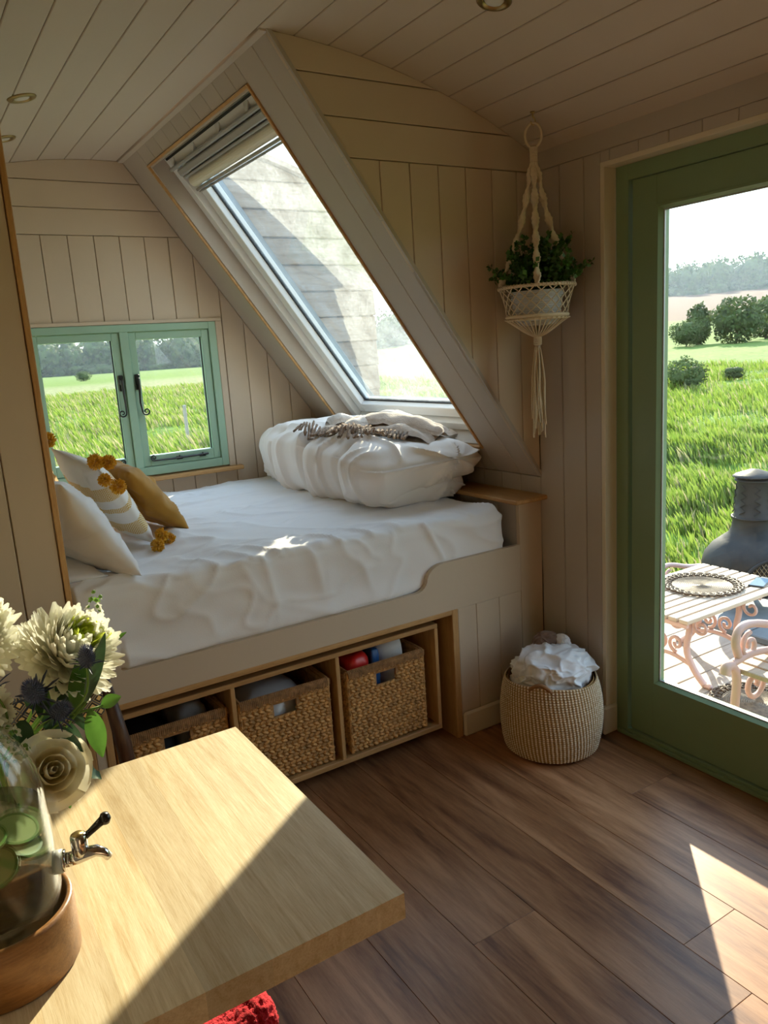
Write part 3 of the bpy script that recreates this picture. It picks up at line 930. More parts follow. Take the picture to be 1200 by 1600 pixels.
for a, b_ in ((YB + .021, 2.37), (2.371, 2.485), (2.486, 2.60), (2.601, 2.715), (2.716, 2.83), (2.831, 3.86)):
    board(frP, rect(a, 0.55, b_, 0.879), M['slope'], bed, 'side_board', t=0.012)
for a, b_ in ((1.6825, 1.7715), (1.7725, 1.8865), (1.8875, 2.0025)):
    board(frB, rect(a, 0.0, b_, RB - 0.0008), M['wall'], bed, 'front_board', t=0.018)
for a, b_ in ((0.3425, 0.3715),):
    board(Frame((0, YB - 0.0, 0), (1, 0, 0), (0, 0, 1), (0, -1, 0)), rect(a, 0.0, b_, RB - .0008), M['wall'], bed, 'front_board', t=0.013)
box('platform', (0.345, YB + 0.022, 0.565), (2.0, 3.85, 0.595), M['oak'], bed)
# oak lining of the storage opening
OXL, OXR, OZ = 0.372, 1.681, 0.524
box('oak_jamb', (OXR - 0.028, YB - 0.004, 0.0), (OXR, YB + 0.10, OZ), M['oak_z'], bed)
box('oak_jamb', (OXL, YB - 0.004, 0.0), (OXL + 0.022, YB + 0.10, OZ), M['oak_z'], bed)
box('oak_head', (OXL + .022, YB - 0.004, OZ - 0.018), (OXR - .028, YB + 0.10, OZ), M['oak_x'], bed)
box('inner_back', (OXL, 2.72, 0.0), (OXR + .3, 2.735, 0.56), M['oak_x'], bed)
box('inner_side', (OXR + .02, YB + .03, 0.0), (OXR + .035, 2.72, 0.56), M['oak_x'], bed)
box('inner_side', (OXL - .035, YB + .056, 0.0), (OXL - .02, 2.72, 0.56), M['oak_x'], bed)

ledge = box('oak_ledge', (1.958, 2.205, 0.8805), (2.128, 3.862, 0.8985), M['oak'], None, 0.004)
tag(ledge, 'narrow oak ledge shelf at the foot of the slanting lining', 'shelf')
frl = None

# ================================================================== under-bed storage unit
st = empty('storage_unit', (1.0, 2.42, 0.0)); tag(st, 'low oak storage unit with three cubbyholes under the bed', 'storage unit')
SX_, EX_, S0, S1 = 0.405, 1.605, 0.048, 0.476
Yf, Yb_ = 2.268, 2.66
box('top_panel', (SX_, Yf, S1 - .017), (EX_, Yb_, S1), M['oak_x'], st)
box('bottom_panel', (SX_, Yf, S0), (EX_, Yb_, S0 + .02), M['oak_x'], st)
for x in (SX_, EX_ - .016): box('side_panel', (x, Yf, S0 + .02), (x + .016, Yb_, S1 - .017), M['oak_z'], st)
for x in (0.775, 1.162): box('divider', (x, Yf, S0 + .02), (x + .016, Yb_, S1 - .017), M['oak_z'], st)
box('back_panel', (SX_ + .016, Yb_ - .008, S0 + .02), (EX_ - .016, Yb_, S1 - .017), M['oak_x'], st)
for x in (SX_ + .06, EX_ - .06):
    for y in (Yf + .09, Yb_ - .06):
        mb = MB(); mb.add(*tube_geo([(x - .012, y, .022), (x + .012, y, .022)], .0215, 16)); mb.box((x - .02, y - .015, .04), (x + .02, y + .015, S0), .002)
        mb.build('castor', M['iron'], st)

# ================================================================== oak table
tb = empty('wall_table', (0.2, 1.28, 0.0)); tag(tb, 'thick pale oak table with glued staves holding the flowers', 'table')
TX0, TX1, TY0, TY1, TZ = XL + 0.002, 0.565, 0.928, 1.643, 0.650
xs = [TX0, 0.04, 0.137, 0.235, 0.335, 0.427, 0.512, TX1]
for k, (a, b_) in enumerate(zip(xs[:-1], xs[1:])):
    o = box('stave', (a, TY0, TZ - .046), (b_, TY1, TZ), M['table'], tb, b=0.00012)
for x, y in ((0.20, 1.50), (-0.03, 1.50), (-0.03, 1.0), (0.20, 1.0)):
    box('leg', (x - .02, y - .02, 0.0), (x + .02, y + .02, TZ - .0465), M['iron'], tb, .003)
# ================================================================== bedding
def round_box(lo, hi, r, nx, ny, nz):
    """closed grid-faced box with rounded edges: verts (n,3), quads, outward normals"""
    lo = np.array(lo, float); hi = np.array(hi, float)
    r = np.array(r if hasattr(r, '__len__') else (r, r, r), float)
    idx = {}; V = []; Fq = []
    N = (nx, ny, nz)
    def vid(i, j, k):
        key = (i, j, k)
        if key not in idx:
            idx[key] = len(V); V.append((i / nx, j / ny, k / nz))
        return idx[key]
    for ax in range(3):
        o1, o2 = (ax + 1) % 3, (ax + 2) % 3
        for s in (0, 1):
            for a in range(N[o1]):
                for b in range(N[o2]):
                    q = []
                    for da, db in ((0, 0), (1, 0), (1, 1), (0, 1)):
                        t = [0, 0, 0]; t[ax] = N[ax] * s; t[o1] = a + da; t[o2] = b + db
                        q.append(vid(*t))
                    Fq.append(q if s else q[::-1])
    P = lo + np.array(V) * (hi - lo)
    inner = np.clip(P, lo + r, hi - r)
    d = (P - inner) / r
    ln = np.linalg.norm(d, axis=1, keepdims=True); ln[ln == 0] = 1
    # square to circle on the rounded border
    nrm = d / ln
    m = np.abs(d).max(axis=1, keepdims=True)
    P2 = inner + nrm * r * m
    return P2, np.array(Fq), nrm, np.array(V)

# mattress under a loose white sheet
mlo, mhi = (-0.07, 2.262, 0.597), (1.955, 3.852, 0.872)
P, Fq, Nn, UV = round_box(mlo, mhi, (0.07, 0.05, 0.05), 230, 170, 34)
x, y, z = P.T
top = smoothstep(0.5, 0.9, Nn[:, 2]); front = smoothstep(0.3, 0.8, -Nn[:, 1])
w = 0.006 * fbm(np.c_[x * 3.2, y * 5.5, z * 3]) 
cr1 = ridged(np.c_[x * 2.2 + 0.6 * y + 0.25 * vnoise(P * 4), y * 8.5 - x * 2.0, z * 2 + 3]) ** 3
cr2 = ridged(np.c_[x * 7 + 1.5 * vnoise(P * 3), z * 2.5 + x * 1.2, y * 2]) ** 3
cr3 = ridged(np.c_[x * 4.0 + y * 3 + .5 * vnoise(P * 5), y * 2.4, z + 9]) ** 4
near_l = smoothstep(1.75, 0.6, x)
edge = np.exp(-((y - 2.32) / 0.10) ** 2)
cr4 = ridged(np.c_[x * 3.0 + y * 1.5 + .8 * vnoise(P * 2.5), y * 14 - x * 3 + vnoise(P * 6), z + 4]) ** 2
disp = top * (w + (0.016 * cr1 + 0.010 * cr3 + 0.007 * cr4) * (0.3 + 0.7 * near_l) + 0.014 * edge * ridged(np.c_[x * 9 + y * 5, y * 3, z]) ** 2)
disp += front * (0.006 * fbm(np.c_[x * 4, z * 6, y]) + 0.012 * cr2 * smoothstep(0.60, 0.78, z) + 0.010 * ridged(np.c_[x * 3 + z * 6, z * 4 - x * 2, y]) ** 3 + .007 * ridged(np.c_[x * 6 - z * 5 + vnoise(P * 4), z * 9 + x * 3, y]) ** 3)
P = P + Nn * disp[:, None]
P[:, 1] -= front * 0.012 * smoothstep(0.70, 0.63, z) * smoothstep(1.6, 1.4, x) * smoothstep(.38, .46, x)
P[:, 2] -= 0.012 * smoothstep(0.5, 0.0, P[:, 0]) * top
# the sheet lies behind the rail and the wall end, and swells only above the scoop
xx_, zz_ = P[:, 0], P[:, 2]
rail_top = np.where((xx_ > 0.46) & (xx_ < 1.50), RLOW, RT) + 0.004
ymin = np.where(zz_ < rail_top, 2.2605, 2.236); ymin = np.where(xx_ < 0.346, 2.2995, ymin)
P[:, 1] = np.maximum(P[:, 1], ymin)
mat_o = mesh_obj('mattress', P, Fq, M['sheet'], None, smooth=True)
tag(mat_o, 'mattress under a creased loose white sheet in the alcove', 'mattress')

M['duvet'] = simple('white_duvet_cotton', (0.84, 0.785, 0.735), rough=0.85, sheen=0.2, bump=0.06, bscale=180)
def cloth_fold(P, Nn, amp, sc, seed=0.0):
    q = P * sc + seed
    wv = 0.5 * np.c_[vnoise(q * 0.9 + 1), vnoise(q * 0.9 + 4), vnoise(q * 0.9 + 9)]
    r = ridged(q + wv) ** 2
    return amp * (r - 0.3)

# folded duvet: two thick layers joined along the bed side, open at the end
def duvet_layer(lo, hi, r, n, seed):
    P, Fq, Nn, UV = round_box(lo, hi, r, *n)
    c = (np.array(lo) + np.array(hi)) / 2; h = (np.array(hi) - np.array(lo)) / 2
    u = (P - c) / h
    disp = 0.018 * fbm(P * np.array([3.2, 2.6, 4]) + seed, 2)
    # long pinches running down the bed side, radiating creases at the open end
    side = smoothstep(0.2, 0.8, -Nn[:, 0]); endf = smoothstep(0.1, 0.8, -Nn[:, 1])
    for yc, dpt, wd in ((2.78, 0.030, 0.022), (3.06, 0.034, 0.026), (3.42, 0.020, 0.03)):
        yy = P[:, 1] + 0.06 * (P[:, 2] - 1.0) + 0.02 * vnoise(P * 6)
        disp -= dpt * np.exp(-((yy - yc) / wd) ** 2) * (side + 0.5 * smoothstep(0.6, -0.4, u[:, 0]) * (Nn[:, 2] > .3))
    fine = ridged(np.c_[P[:, 1] * 13 + P[:, 0] * 4 + vnoise(P * 5) * .8, P[:, 2] * 3.5, P[:, 0] * 3]) ** 2
    disp += 0.022 * side * (fine - .35)
    ang = np.arctan2(P[:, 2] - (c[2] + 0.02), P[:, 0] - c[0] - .12)
    rad = np.hypot(P[:, 2] - c[2], P[:, 0] - c[0])
    disp += 0.028 * endf * (ridged(np.c_[ang * 3.2 + seed, rad * 2, P[:, 1] * 2]) ** 2 - .4)
    disp += 0.020 * smoothstep(.3, .8, Nn[:, 2]) * (ridged(np.c_[P[:, 0] * 9 + P[:, 1] * 3 + vnoise(P * 4), P[:, 1] * 5, P[:, 2]]) ** 2 - .4)
    return P + Nn * disp[:, None], Fq
Pu, Fu = duvet_layer((1.475, 2.47, 0.955), (2.045, 3.80, 1.165), (0.15, 0.13, 0.104), (100, 190, 52), 2.0)
xx, yy, zz = Pu.T
Pu[:, 2] += 0.035 * np.exp(-((yy - 3.25) / .45) ** 2) * smoothstep(.98, 1.1, zz) - 0.03 * smoothstep(2.85, 2.45, yy) * smoothstep(1.0, 1.12, zz)
Pu[:, 2] -= 0.018 * smoothstep(1.0, 1.12, zz)
Pu[:, 2] -= smoothstep(1.08, 0.955, zz) * smoothstep(1.85, 1.52, xx) * 0.085          # bed side rolls down to the mattress
Pu[:, 0] += smoothstep(2.9, 2.4, yy) * 0.05 * smoothstep(1.8, 2.05, xx) + 0.10 * smoothstep(3.2, 3.8, yy) * smoothstep(1.75, 1.45, xx)
Pl, Fl = duvet_layer((1.56, 2.52, 0.868), (2.0, 3.78, 1.0), (0.10, 0.07, 0.064), (70, 140, 28), 7.0)
mb = MB().add(Pu, Fu).add(Pl, Fl)
# cap the height under the slanting lining
vv = np.array(mb.v)
lim = SX0 + (SZ0 - vv[:, 2]) * (SX1 - SX0) / (SZ0 - SZ1) - 0.012
vv[:, 0] = np.minimum(vv[:, 0], lim)
vv[:, 1] = np.minimum(vv[:, 1], YA - 0.012)
vv[:, 2] = np.maximum(vv[:, 2], 0.8735)
low_ = (vv[:, 2] < 0.8995) & (vv[:, 0] > 1.956); vv[low_, 0] = 1.956        # stops at the oak ledge
mb.v = vv.tolist()
duv = mb.build('duvet', M['duvet'], None, smooth=True)
tag(duv, 'plump folded white duvet lying under the roof window', 'duvet')

# throw on the duvet
M['throw'] = simple('oatmeal_wool', (0.45, 0.355, 0.275), rough=0.95, sheen=0.3, bump=0.5, bscale=160, var=0.12, vscale=30)
M['fringe'] = simple('taupe_wool_fringe', (0.26, 0.175, 0.115), rough=0.95, sheen=0.3, bump=0.3, bscale=200)
M['throw_in'] = simple('pale_wool', (0.58, 0.52, 0.46), rough=0.95, sheen=0.3, bump=0.5, bscale=160, var=0.08, vscale=30)
duv_pts = vv
def duvet_top(x, y):
    d = (duv_pts[:, 0] - x) ** 2 + (duv_pts[:, 1] - y) ** 2
    near = duv_pts[d < 0.025 ** 2]
    return near[:, 2].max() if len(near) else 1.15
th = empty('throw_blanket', (1.75, 2.95, 1.16)); tag(th, 'rumpled oatmeal throw with taupe tassels on top of the duvet', 'blanket')
def strip(name, path, width_dir, w, thick, mat, nu=60, nv=18, bul=0.012, seed=0.0):
    """folded cloth strip following a path (x,y,dz over the duvet)"""
    path = np.array(path, float)
    t = np.linspace(0, 1, nu + 1); k = np.linspace(0, 1, len(path))
    cx = np.interp(t, k, path[:, 0]); cyy = np.interp(t, k, path[:, 1]); cz = np.interp(t, k, path[:, 2])
    wd = np.array(width_dir, float) / np.hypot(*width_dir)
    V = []; 
    for side in (1, -1):
        for i in range(nu + 1):
            base = max(duvet_top(cx[i], cyy[i]), 1.05)
            for j in range(nv + 1):
                s = (j / nv - .5) * 2
                e_ = (1 - s ** 4) ** .5 * (1 - (2 * t[i] - 1) ** 8) ** .5
                px, py = cx[i] + wd[0] * s * w / 2, cyy[i] + wd[1] * s * w / 2
                q = np.array([[px * 14 + seed, py * 14, seed]])
                zb = base + cz[i] + 0.014 * fbm(q, 2)[0] - 0.012 * s * s
                V.append((px + 0.012 * vnoise(q * .7 + 3)[0], py + 0.012 * vnoise(q * .7 + 8)[0], zb + side * thick * e_ * (1 if side > 0 else .4)))
    V = np.array(V); n1 = (nu + 1) * (nv + 1); Fs = []
    for i in range(nu):
        for j in range(nv):
            a = i * (nv + 1) + j; q = (a, a + 1, a + nv + 2, a + nv + 1)
            Fs.append(q[::-1]); Fs.append(tuple(n1 + x for x in q))
    for i in range(nu):
        for j in (0, nv):
            a = i * (nv + 1) + j; b = a + nv + 1
            q = (a, b, n1 + b, n1 + a); Fs.append(q if j else q[::-1])
    for j in range(nv):
        for i in (0, nu):
            a = i * (nv + 1) + j; b = a + 1
            q = (a, b, n1 + b, n1 + a); Fs.append(q if i == 0 else q[::-1])
    return mesh_obj(name, V, Fs, mat, th, smooth=True)
strip('fold', [(1.63, 3.08, .006), (1.76, 2.93, .016), (1.88, 2.76, .016), (1.95, 2.64, .004)], (1, .55), 0.30, 0.020, M['throw'], seed=1.0)
strip('fold', [(1.66, 2.94, .034), (1.77, 2.84, .046), (1.87, 2.72, .042), (1.94, 2.62, .022)], (1, .5), 0.13, 0.020, M['throw'], seed=5.0)
strip('fold', [(1.60, 2.90, .024), (1.72, 2.87, .046), (1.86, 2.84, .052), (1.96, 2.77, .028)], (.2, 1), 0.10, 0.020, M['throw_in'], seed=9.0)
strip('fold', [(1.66, 3.12, .018), (1.78, 3.02, .028), (1.92, 2.90, .020)], (.3, 1), 0.12, 0.018, M['throw_in'], seed=13.0)
mb = MB()
def tassels(p0, p1, n, dirv, ln, seed):
    rr = np.random.default_rng(seed)
    for i in range(n):
        t = i / (n - 1)
        bx_, by_ = p0[0] + (p1[0] - p0[0]) * t, p0[1] + (p1[1] - p0[1]) * t
        d = np.array(dirv, float) / np.hypot(*dirv)
        l = ln * rr.uniform(.8, 1.15); pts = []
        sw = rr.uniform(-.35, .35)
        for k in range(7):
            s = k / 6
            px = bx_ + d[0] * l * s + d[1] * sw * l * s * s; py = by_ + d[1] * l * s - d[0] * sw * l * s * s
            pts.append((px, py, max(duvet_top(px, py), .9) + 0.010 + 0.016 * (1 - s) ** 2 + rr.uniform(0, .006)))
        mb.add(*tube_geo(pts, [0.0055, .006, .0065, .0065, .0065, .0075, .005], 6, squash=(1.2, .75, .9)))
tassels((1.54, 3.14), (1.60, 2.82), 18, (-.6, -.5), 0.060, 1)
tassels((1.58, 3.10), (1.64, 2.80), 16, (-.6, -.5), 0.060, 2)
tassels((1.60, 2.78), (1.78, 2.66), 14, (-.55, -.6), 0.065, 3)
tassels((1.62, 2.82), (1.77, 2.70), 10, (-.4, -.7), 0.055, 4)
mb.build('tassel_fringe', M['fringe'], th, smooth=True)['kind'] = 'stuff'

# pillows and cushions, given by three corners (near-top B, far-top A, near-bottom C)
def pillow(A_, B_, C_, T, mat, name, parent=None, n=56, wr=0.008, seed=0.0, pinch=0.05, grow=1.0):
    A_, B_, C_ = (np.array(q, float) for q in (A_, B_, C_))
    u = A_ - B_; v = C_ - B_; cen = (A_ + C_) / 2
    nr = np.cross(u, v); nr /= np.linalg.norm(nr)
    if nr[0] < 0: nr = -nr
    g = np.linspace(-1, 1, n + 1)
    V = []; 
    Ug, Vg = np.meshgrid(g, g, indexing='ij')
    pu = 1 - pinch * (1 - Vg ** 2); pv = 1 - pinch * (1 - Ug ** 2)
    base = cen + (Ug * pu / 2 * grow)[..., None] * u + (Vg * pv / 2 * grow)[..., None] * v
    prof = ((1 - np.abs(Ug) ** 2.4) * (1 - np.abs(Vg) ** 2.4)) ** 0.55
    out = []
    for s in (1, -1):
        q = np.stack([Ug * 2.2 + seed, Vg * 2.2 + seed * .7, np.full_like(Ug, s * 3.0)], -1)
        wv = wr * (ridged(q * np.array([1.6, .9, 1]) + .6 * vnoise(q)[..., None]) ** 2 - .3) + wr * fbm(q * 1.5, 2)
        out.append(base + (s * (T / 2 * prof) + wv * np.sqrt(prof))[..., None] * nr)
    m = n + 1
    Vv = np.concatenate([o.reshape(-1, 3) for o in out])
    ids2 = np.arange(m * m).reshape(m, m)
    low = ids2 + m * m
    low[0, :] = ids2[0, :]; low[-1, :] = ids2[-1, :]; low[:, 0] = ids2[:, 0]; low[:, -1] = ids2[:, -1]
    Fs = []
    for i in range(n):
        for j in range(n):
            Fs.append((ids2[i, j], ids2[i + 1, j], ids2[i + 1, j + 1], ids2[i, j + 1]))
            Fs.append((low[i, j + 1], low[i + 1, j + 1], low[i + 1, j], low[i, j]))
    used = np.unique(np.array(Fs)); remap = -np.ones(len(Vv), int); remap[used] = np.arange(len(used))
    Fs = remap[np.array(Fs)]
    me_uv = (Ug, Vg)
    o = mesh_obj(name, Vv[used], Fs, mat, parent, smooth=True)
    at = o.data.attributes.new('panel', 'FLOAT_VECTOR', 'POINT')
    uvs = np.concatenate([np.stack([Ug, Vg, np.full_like(Ug, s)], -1).reshape(-1, 3) for s in (1, -1)])[used]
    at.data.foreach_set('vector', uvs.ravel().astype(np.float32))
    return o, nr
pw, _ = pillow((0.285, 2.86, 1.152), (0.362, 2.275, 1.190), (0.548, 2.272, 0.888), 0.15, M['sheet'], 'white_pillow', seed=1.0, wr=0.010)
tag(pw, 'plain white pillow propped against the oak strip at the bed head', 'pillow')
pw2, _ = pillow((-0.02, 2.79, 0.905), (-0.02, 2.305, 0.915), (0.46, 2.305, 0.90), 0.07, M['sheet'], 'white_pillow', seed=4.0, wr=0.007)
for vtx in pw2.data.vertices: vtx.co.z = max(vtx.co.z, 0.872)
for o_ in (pw, pw2):
    for vtx in o_.data.vertices:
        if vtx.co.x < 0.346: vtx.co.y = max(vtx.co.y, 2.3)
tag(pw2, 'white pillow lying flat beneath the propped one', 'pillow')

# striped cushion material
m, nt, b = new_mat('striped_cushion_cotton'); M['stripe'] = m
at = nt.nodes.new('ShaderNodeAttribute'); at.attribute_name = 'panel'
sp = nt.nodes.new('ShaderNodeSeparateXYZ'); L(nt, at.outputs['Vector'], sp.inputs[0])
rp = nt.nodes.new('ShaderNodeValToRGB'); rp.color_ramp.interpolation = 'CONSTANT'
mp_ = nt.nodes.new('ShaderNodeMapRange'); mp_.inputs['From Min'].default_value = -1; mp_.inputs['From Max'].default_value = 1
L(nt, sp.outputs['Y'], mp_.inputs['Value'])
els = [(0.0, 0), (0.20, 1), (0.35, 0), (0.46, 1), (0.52, 0), (0.66, 1), (0.82, 0)]
rp.color_ramp.elements[0].color = (0, 0, 0, 1); rp.color_ramp.elements[1].position = els[1][0]; rp.color_ramp.elements[1].color = (1, 1, 1, 1)
for p_, c_ in els[2:]:
    e = rp.color_ramp.elements.new(p_); e.color = (c_, c_, c_, 1)
L(nt, mp_.outputs[0], rp.inputs[0])
ck = nt.nodes.new('ShaderNodeTexChecker'); ck.inputs['Scale'].default_value = 46
ck.inputs['Color1'].default_value = (0.60, 0.34, 0.03, 1); ck.inputs['Color2'].default_value = (0.82, 0.74, 0.56, 1)
L(nt, at.outputs['Vector'], ck.inputs['Vector'])
mx = nt.nodes.new('ShaderNodeMixRGB'); mx.inputs[1].default_value = (0.82, 0.79, 0.74, 1)
L(nt, rp.outputs[0], mx.inputs[0]); L(nt, ck.outputs[0], mx.inputs[2])
L(nt, mx.outputs[0], b.inputs['Base Color']); b.inputs['Roughness'].default_value = 0.9
M['mustard'] = simple('mustard_velvet', (0.42, 0.20, 0.012), rough=0.75, sheen=0.15, bump=0.1, bscale=150, var=0.12, vscale=14)
M['pom'] = simple('mustard_yarn', (0.85, 0.48, 0.02), rough=0.9, sheen=0.3, trans=0.15)
cs = empty('striped_cushion', (0.62, 2.72, 0.89)); tag(cs, 'white cushion with mustard woven bands and yarn pompoms', 'cushion')
SA, SB, SC = (0.452, 2.93, 1.235), (0.520, 2.530, 1.185), (0.700, 2.640, 0.888)
pillow(SA, SB, SC, 0.115, M['stripe'], 'cover', cs, seed=2.0, wr=0.006)
def pompom(c, r, seed, parent):
    rr = np.random.default_rng(seed); mb = MB()
    n = 260
    d = rr.normal(size=(n, 3)); d /= np.linalg.norm(d, axis=1)[:, None]
    for k in range(n):
        a = d[k] * r * rr.uniform(.85, 1.08)
        o1 = np.cross(d[k], rr.normal(size=3)); o1 /= np.linalg.norm(o1); o2 = np.cross(d[k], o1)
        w_ = r * 0.085
        base = d[k] * r * .25
        v = [base + o1 * w_ * .6, base - o1 * w_ * .3 + o2 * w_ * .5, base - o1 * w_ * .3 - o2 * w_ * .5, a + o1 * w_, a - o1 * w_ * .5 + o2 * w_ * .8, a - o1 * w_ * .5 - o2 * w_ * .8]
        mb.add([np.array(c) + q for q in v], [(0, 1, 4, 3), (1, 2, 5, 4), (2, 0, 3, 5), (3, 4, 5)])
    return mb.build('pompom', M['pom'], parent)
for k, (c, r) in enumerate((((0.447, 2.93, 1.262), .028), ((0.512, 2.515, 1.213), .026), ((0.553, 2.525, 1.205), .024), ((0.528, 2.495, 1.155), .022), ((0.566, 2.50, 1.128), .026),
                            ((0.690, 2.590, 0.896), .024), ((0.745, 2.645, 0.897), .025), ((0.715, 2.615, 0.925), .024))):
    pompom(c, r, 40 + k, cs)
cm, _ = pillow((0.588, 3.07, 1.172), (0.648, 2.680, 1.145), (0.868, 2.785, 0.886), 0.125, M['mustard'], 'mustard_cushion', seed=6.0, wr=0.010)
tag(cm, 'plain mustard velvet cushion in front of the striped one', 'cushion')
cm2, _ = pillow((0.33, 3.30, 1.24), (0.37, 2.98, 1.20), (0.50, 3.05, 0.905), 0.15, M['mustard'], 'mustard_cushion', seed=8.0, wr=0.010)
tag(cm2, 'mustard cushion mostly hidden behind the striped one, against the bed head', 'cushion')
# ================================================================== woven storage baskets
M['wv'] = simple('water_hyacinth', (0.52, 0.28, 0.09), rough=0.75, bump=0.4, bscale=120, var=0.45, vscale=55)
M['wv_dark'] = simple('woven_liner', (0.42, 0.22, 0.08), rough=0.85, bump=0.4, bscale=90, var=0.3, vscale=50)
M['wv_rim'] = simple('wrapped_rim', (0.34, 0.18, 0.07), rough=0.8, bump=0.4, bscale=100, var=0.4, vscale=60)
def lump(c, u, v, n, lu, lv, ln):
    """small pointed strand: 8 verts"""
    c = np.array(c); u, v, n = np.array(u), np.array(v), np.array(n)
    pts = [c - u * lu - n * ln * .3, c - u * lu * .45 + v * lv + n * ln * .3, c - u * lu * .45 - v * lv + n * ln * .3, c - u * lu * .4 + n * ln,
           c + u * lu * .45 + v * lv + n * ln * .3, c + u * lu * .45 - v * lv + n * ln * .3, c + u * lu * .4 + n * ln, c + u * lu - n * ln * .3]
    return pts, [(0, 3, 1), (0, 2, 3), (1, 3, 6, 4), (3, 2, 5, 6), (4, 6, 7), (6, 5, 7)]
BW, BD, BH = 0.325, 0.33, 0.312
def weave_face(mb, o, u, v, n, w, h, hole=None, sd=0):
    rr = np.random.default_rng(sd); rows = int(h / 0.0125)
    o, u, v, n = (np.array(q, float) for q in (o, u, v, n))
    for r in range(rows):
        tilt = 0.42 if r % 2 else -0.42
        nc = int(w / 0.0205)
        for c in range(nc):
            a = (c + .5 + (0.5 if (r // 2) % 2 else 0) * .6) * w / nc
            b_ = (r + .5) * h / rows
            if a > w - .004: continue
            if hole and hole[0] - .006 < a < hole[1] + .006 and hole[2] - .004 < b_ < hole[3] + .004: continue
            t = tilt + rr.normal() * .08
            uu = u * math.cos(t) + v * math.sin(t); vv_ = -u * math.sin(t) + v * math.cos(t)
            mb.add(*lump(o + u * a + v * b_ + n * rr.uniform(0, .0015), uu, vv_, n, .0165, .0062, rr.uniform(.0055, .008)))
def make_basket():
    root = empty('storage_basket', (0, 0, 0))
    t = 0.010; hx0, hx1, hz0, hz1 = BW / 2 - .042, BW / 2 + .042, BH - .085, BH - .040
    mb = MB(); x0, x1 = -BW / 2, BW / 2
    mb.box((x0, 0, 0), (hx0 - BW / 2, t, BH), .001); mb.box((hx1 - BW / 2, 0, 0), (x1, t, BH), .001)
    mb.box((hx0 - BW / 2, 0, 0), (hx1 - BW / 2, t, hz0), .001); mb.box((hx0 - BW / 2, 0, hz1), (hx1 - BW / 2, t, BH), .001)
    mb.box((x0, t, 0), (x0 + t, BD, BH), .001); mb.box((x1 - t, t, 0), (x1, BD, BH), .001); mb.box((x0 + t, BD - t, 0), (x1 - t, BD, BH), .001); mb.box((x0 + t, t, 0), (x1 - t, BD - t, t), .001)
    mb.build('liner', M['wv_dark'], root)
    mb = MB()
    weave_face(mb, (x0, 0, 0), (1, 0, 0), (0, 0, 1), (0, -1, 0), BW, BH - .02, (hx0, hx1, hz0, hz1), 1)
    weave_face(mb, (x0, BD, 0), (0, -1, 0), (0, 0, 1), (-1, 0, 0), BD, BH - .02, None, 2)
    weave_face(mb, (x1, 0, 0), (0, 1, 0), (0, 0, 1), (1, 0, 0), BD, BH - .02, None, 3)
    for s in (x0, x1): mb.add(*tube_geo([(s, 0, 0), (s, 0, BH)], .0065, 6))
    mb.build('weave', M['wv'], root)['kind'] = 'stuff'
    mb = MB(); rr = np.random.default_rng(5)
    edge = [((x0, 0), (1, 0), BW), ((x1, 0), (0, 1), BD), ((x1, BD), (-1, 0), BW), ((x0, BD), (0, -1), BD)]
    for (ox, oy), (dx, dy), ln in edge:
        n = int(ln / .0062)
        for k in range(n):
            a = (k + .5) * ln / n; cx, cy_ = ox + dx * a, oy + dy * a
            nx, ny = dy, -dx
            zt = BH + .004
            path = [(cx + nx * .009, cy_ + ny * .009, BH - .024 + rr.uniform(-.003, .003)), (cx + nx * .0105, cy_ + ny * .0105, BH - .006), (cx, cy_, zt), (cx - nx * .010, cy_ - ny * .010, BH - .006), (cx - nx * .010, cy_ - ny * .010, BH - .02)]
            mb.add(*tube_geo(path, .0034, 4))
    mb.build('rim', M['wv_rim'], root)
    return root
bk0 = make_basket()
tag(bk0, 'woven basket in the cubbyhole nearest the skirting, with rolls and a red packet', 'basket', 'woven baskets in the storage unit')
spots = [((1.374, 2.282, S0 + .0265), 0.0, None),
         ((0.970, 2.290, S0 + .0265), -0.03, 'woven basket holding a clear plastic bag in the middle cubbyhole'),
         ((0.598, 2.300, S0 + .0265), 0.0, 'woven basket with dark cloth in the cubbyhole beside the wooden chair')]
for k, (loc, rz, lab) in enumerate(spots):
    o = bk0 if k == 0 else copy_tree(bk0)
    o.location = loc; o.rotation_euler = (0, 0, rz)
    if lab: o['label'] = lab
bk_z = S0 + .0265
M['tissue'] = simple('white_tissue', (0.86, 0.84, 0.80), rough=0.95, bump=0.2, bscale=90)
M['card'] = simple('brown_card', (0.4, 0.28, 0.17), rough=0.9)
def toilet_roll(x, y, z, rx, label):
    r = empty('paper_roll', (x, y, z)); tag(r, label, 'paper roll', 'paper rolls in the basket')
    v, f = lathe_geo([(.02, -.05), (.048, -.05), (.053, -.046), (.054, 0), (.053, .046), (.048, .05), (.02, .05)], 28)
    mesh_obj('paper', v, f, M['tissue'], None, smooth=True).parent = r
    v, f = lathe_geo([(.0205, -.0505), (.0205, .0505), (.0185, .0505), (.0185, -.0505), (.0205, -.0505)], 20)
    mesh_obj('core', v, f, M['card'], None).parent = r
    r.rotation_euler = rx
    return r
toilet_roll(1.455, 2.40, bk_z + .293, (PI / 2, 0, 1.2), 'white paper roll on its side on top in the basket')
toilet_roll(1.459, 2.352, bk_z + .185, (PI / 2, 0, 0.2), 'white paper roll behind the basket handle hole')
M['red'] = simple('red_plastic', (0.62, 0.02, 0.015), rough=0.35, bump=0.1, bscale=30)
M['blue'] = simple('blue_plastic', (0.03, 0.12, 0.35), rough=0.3)
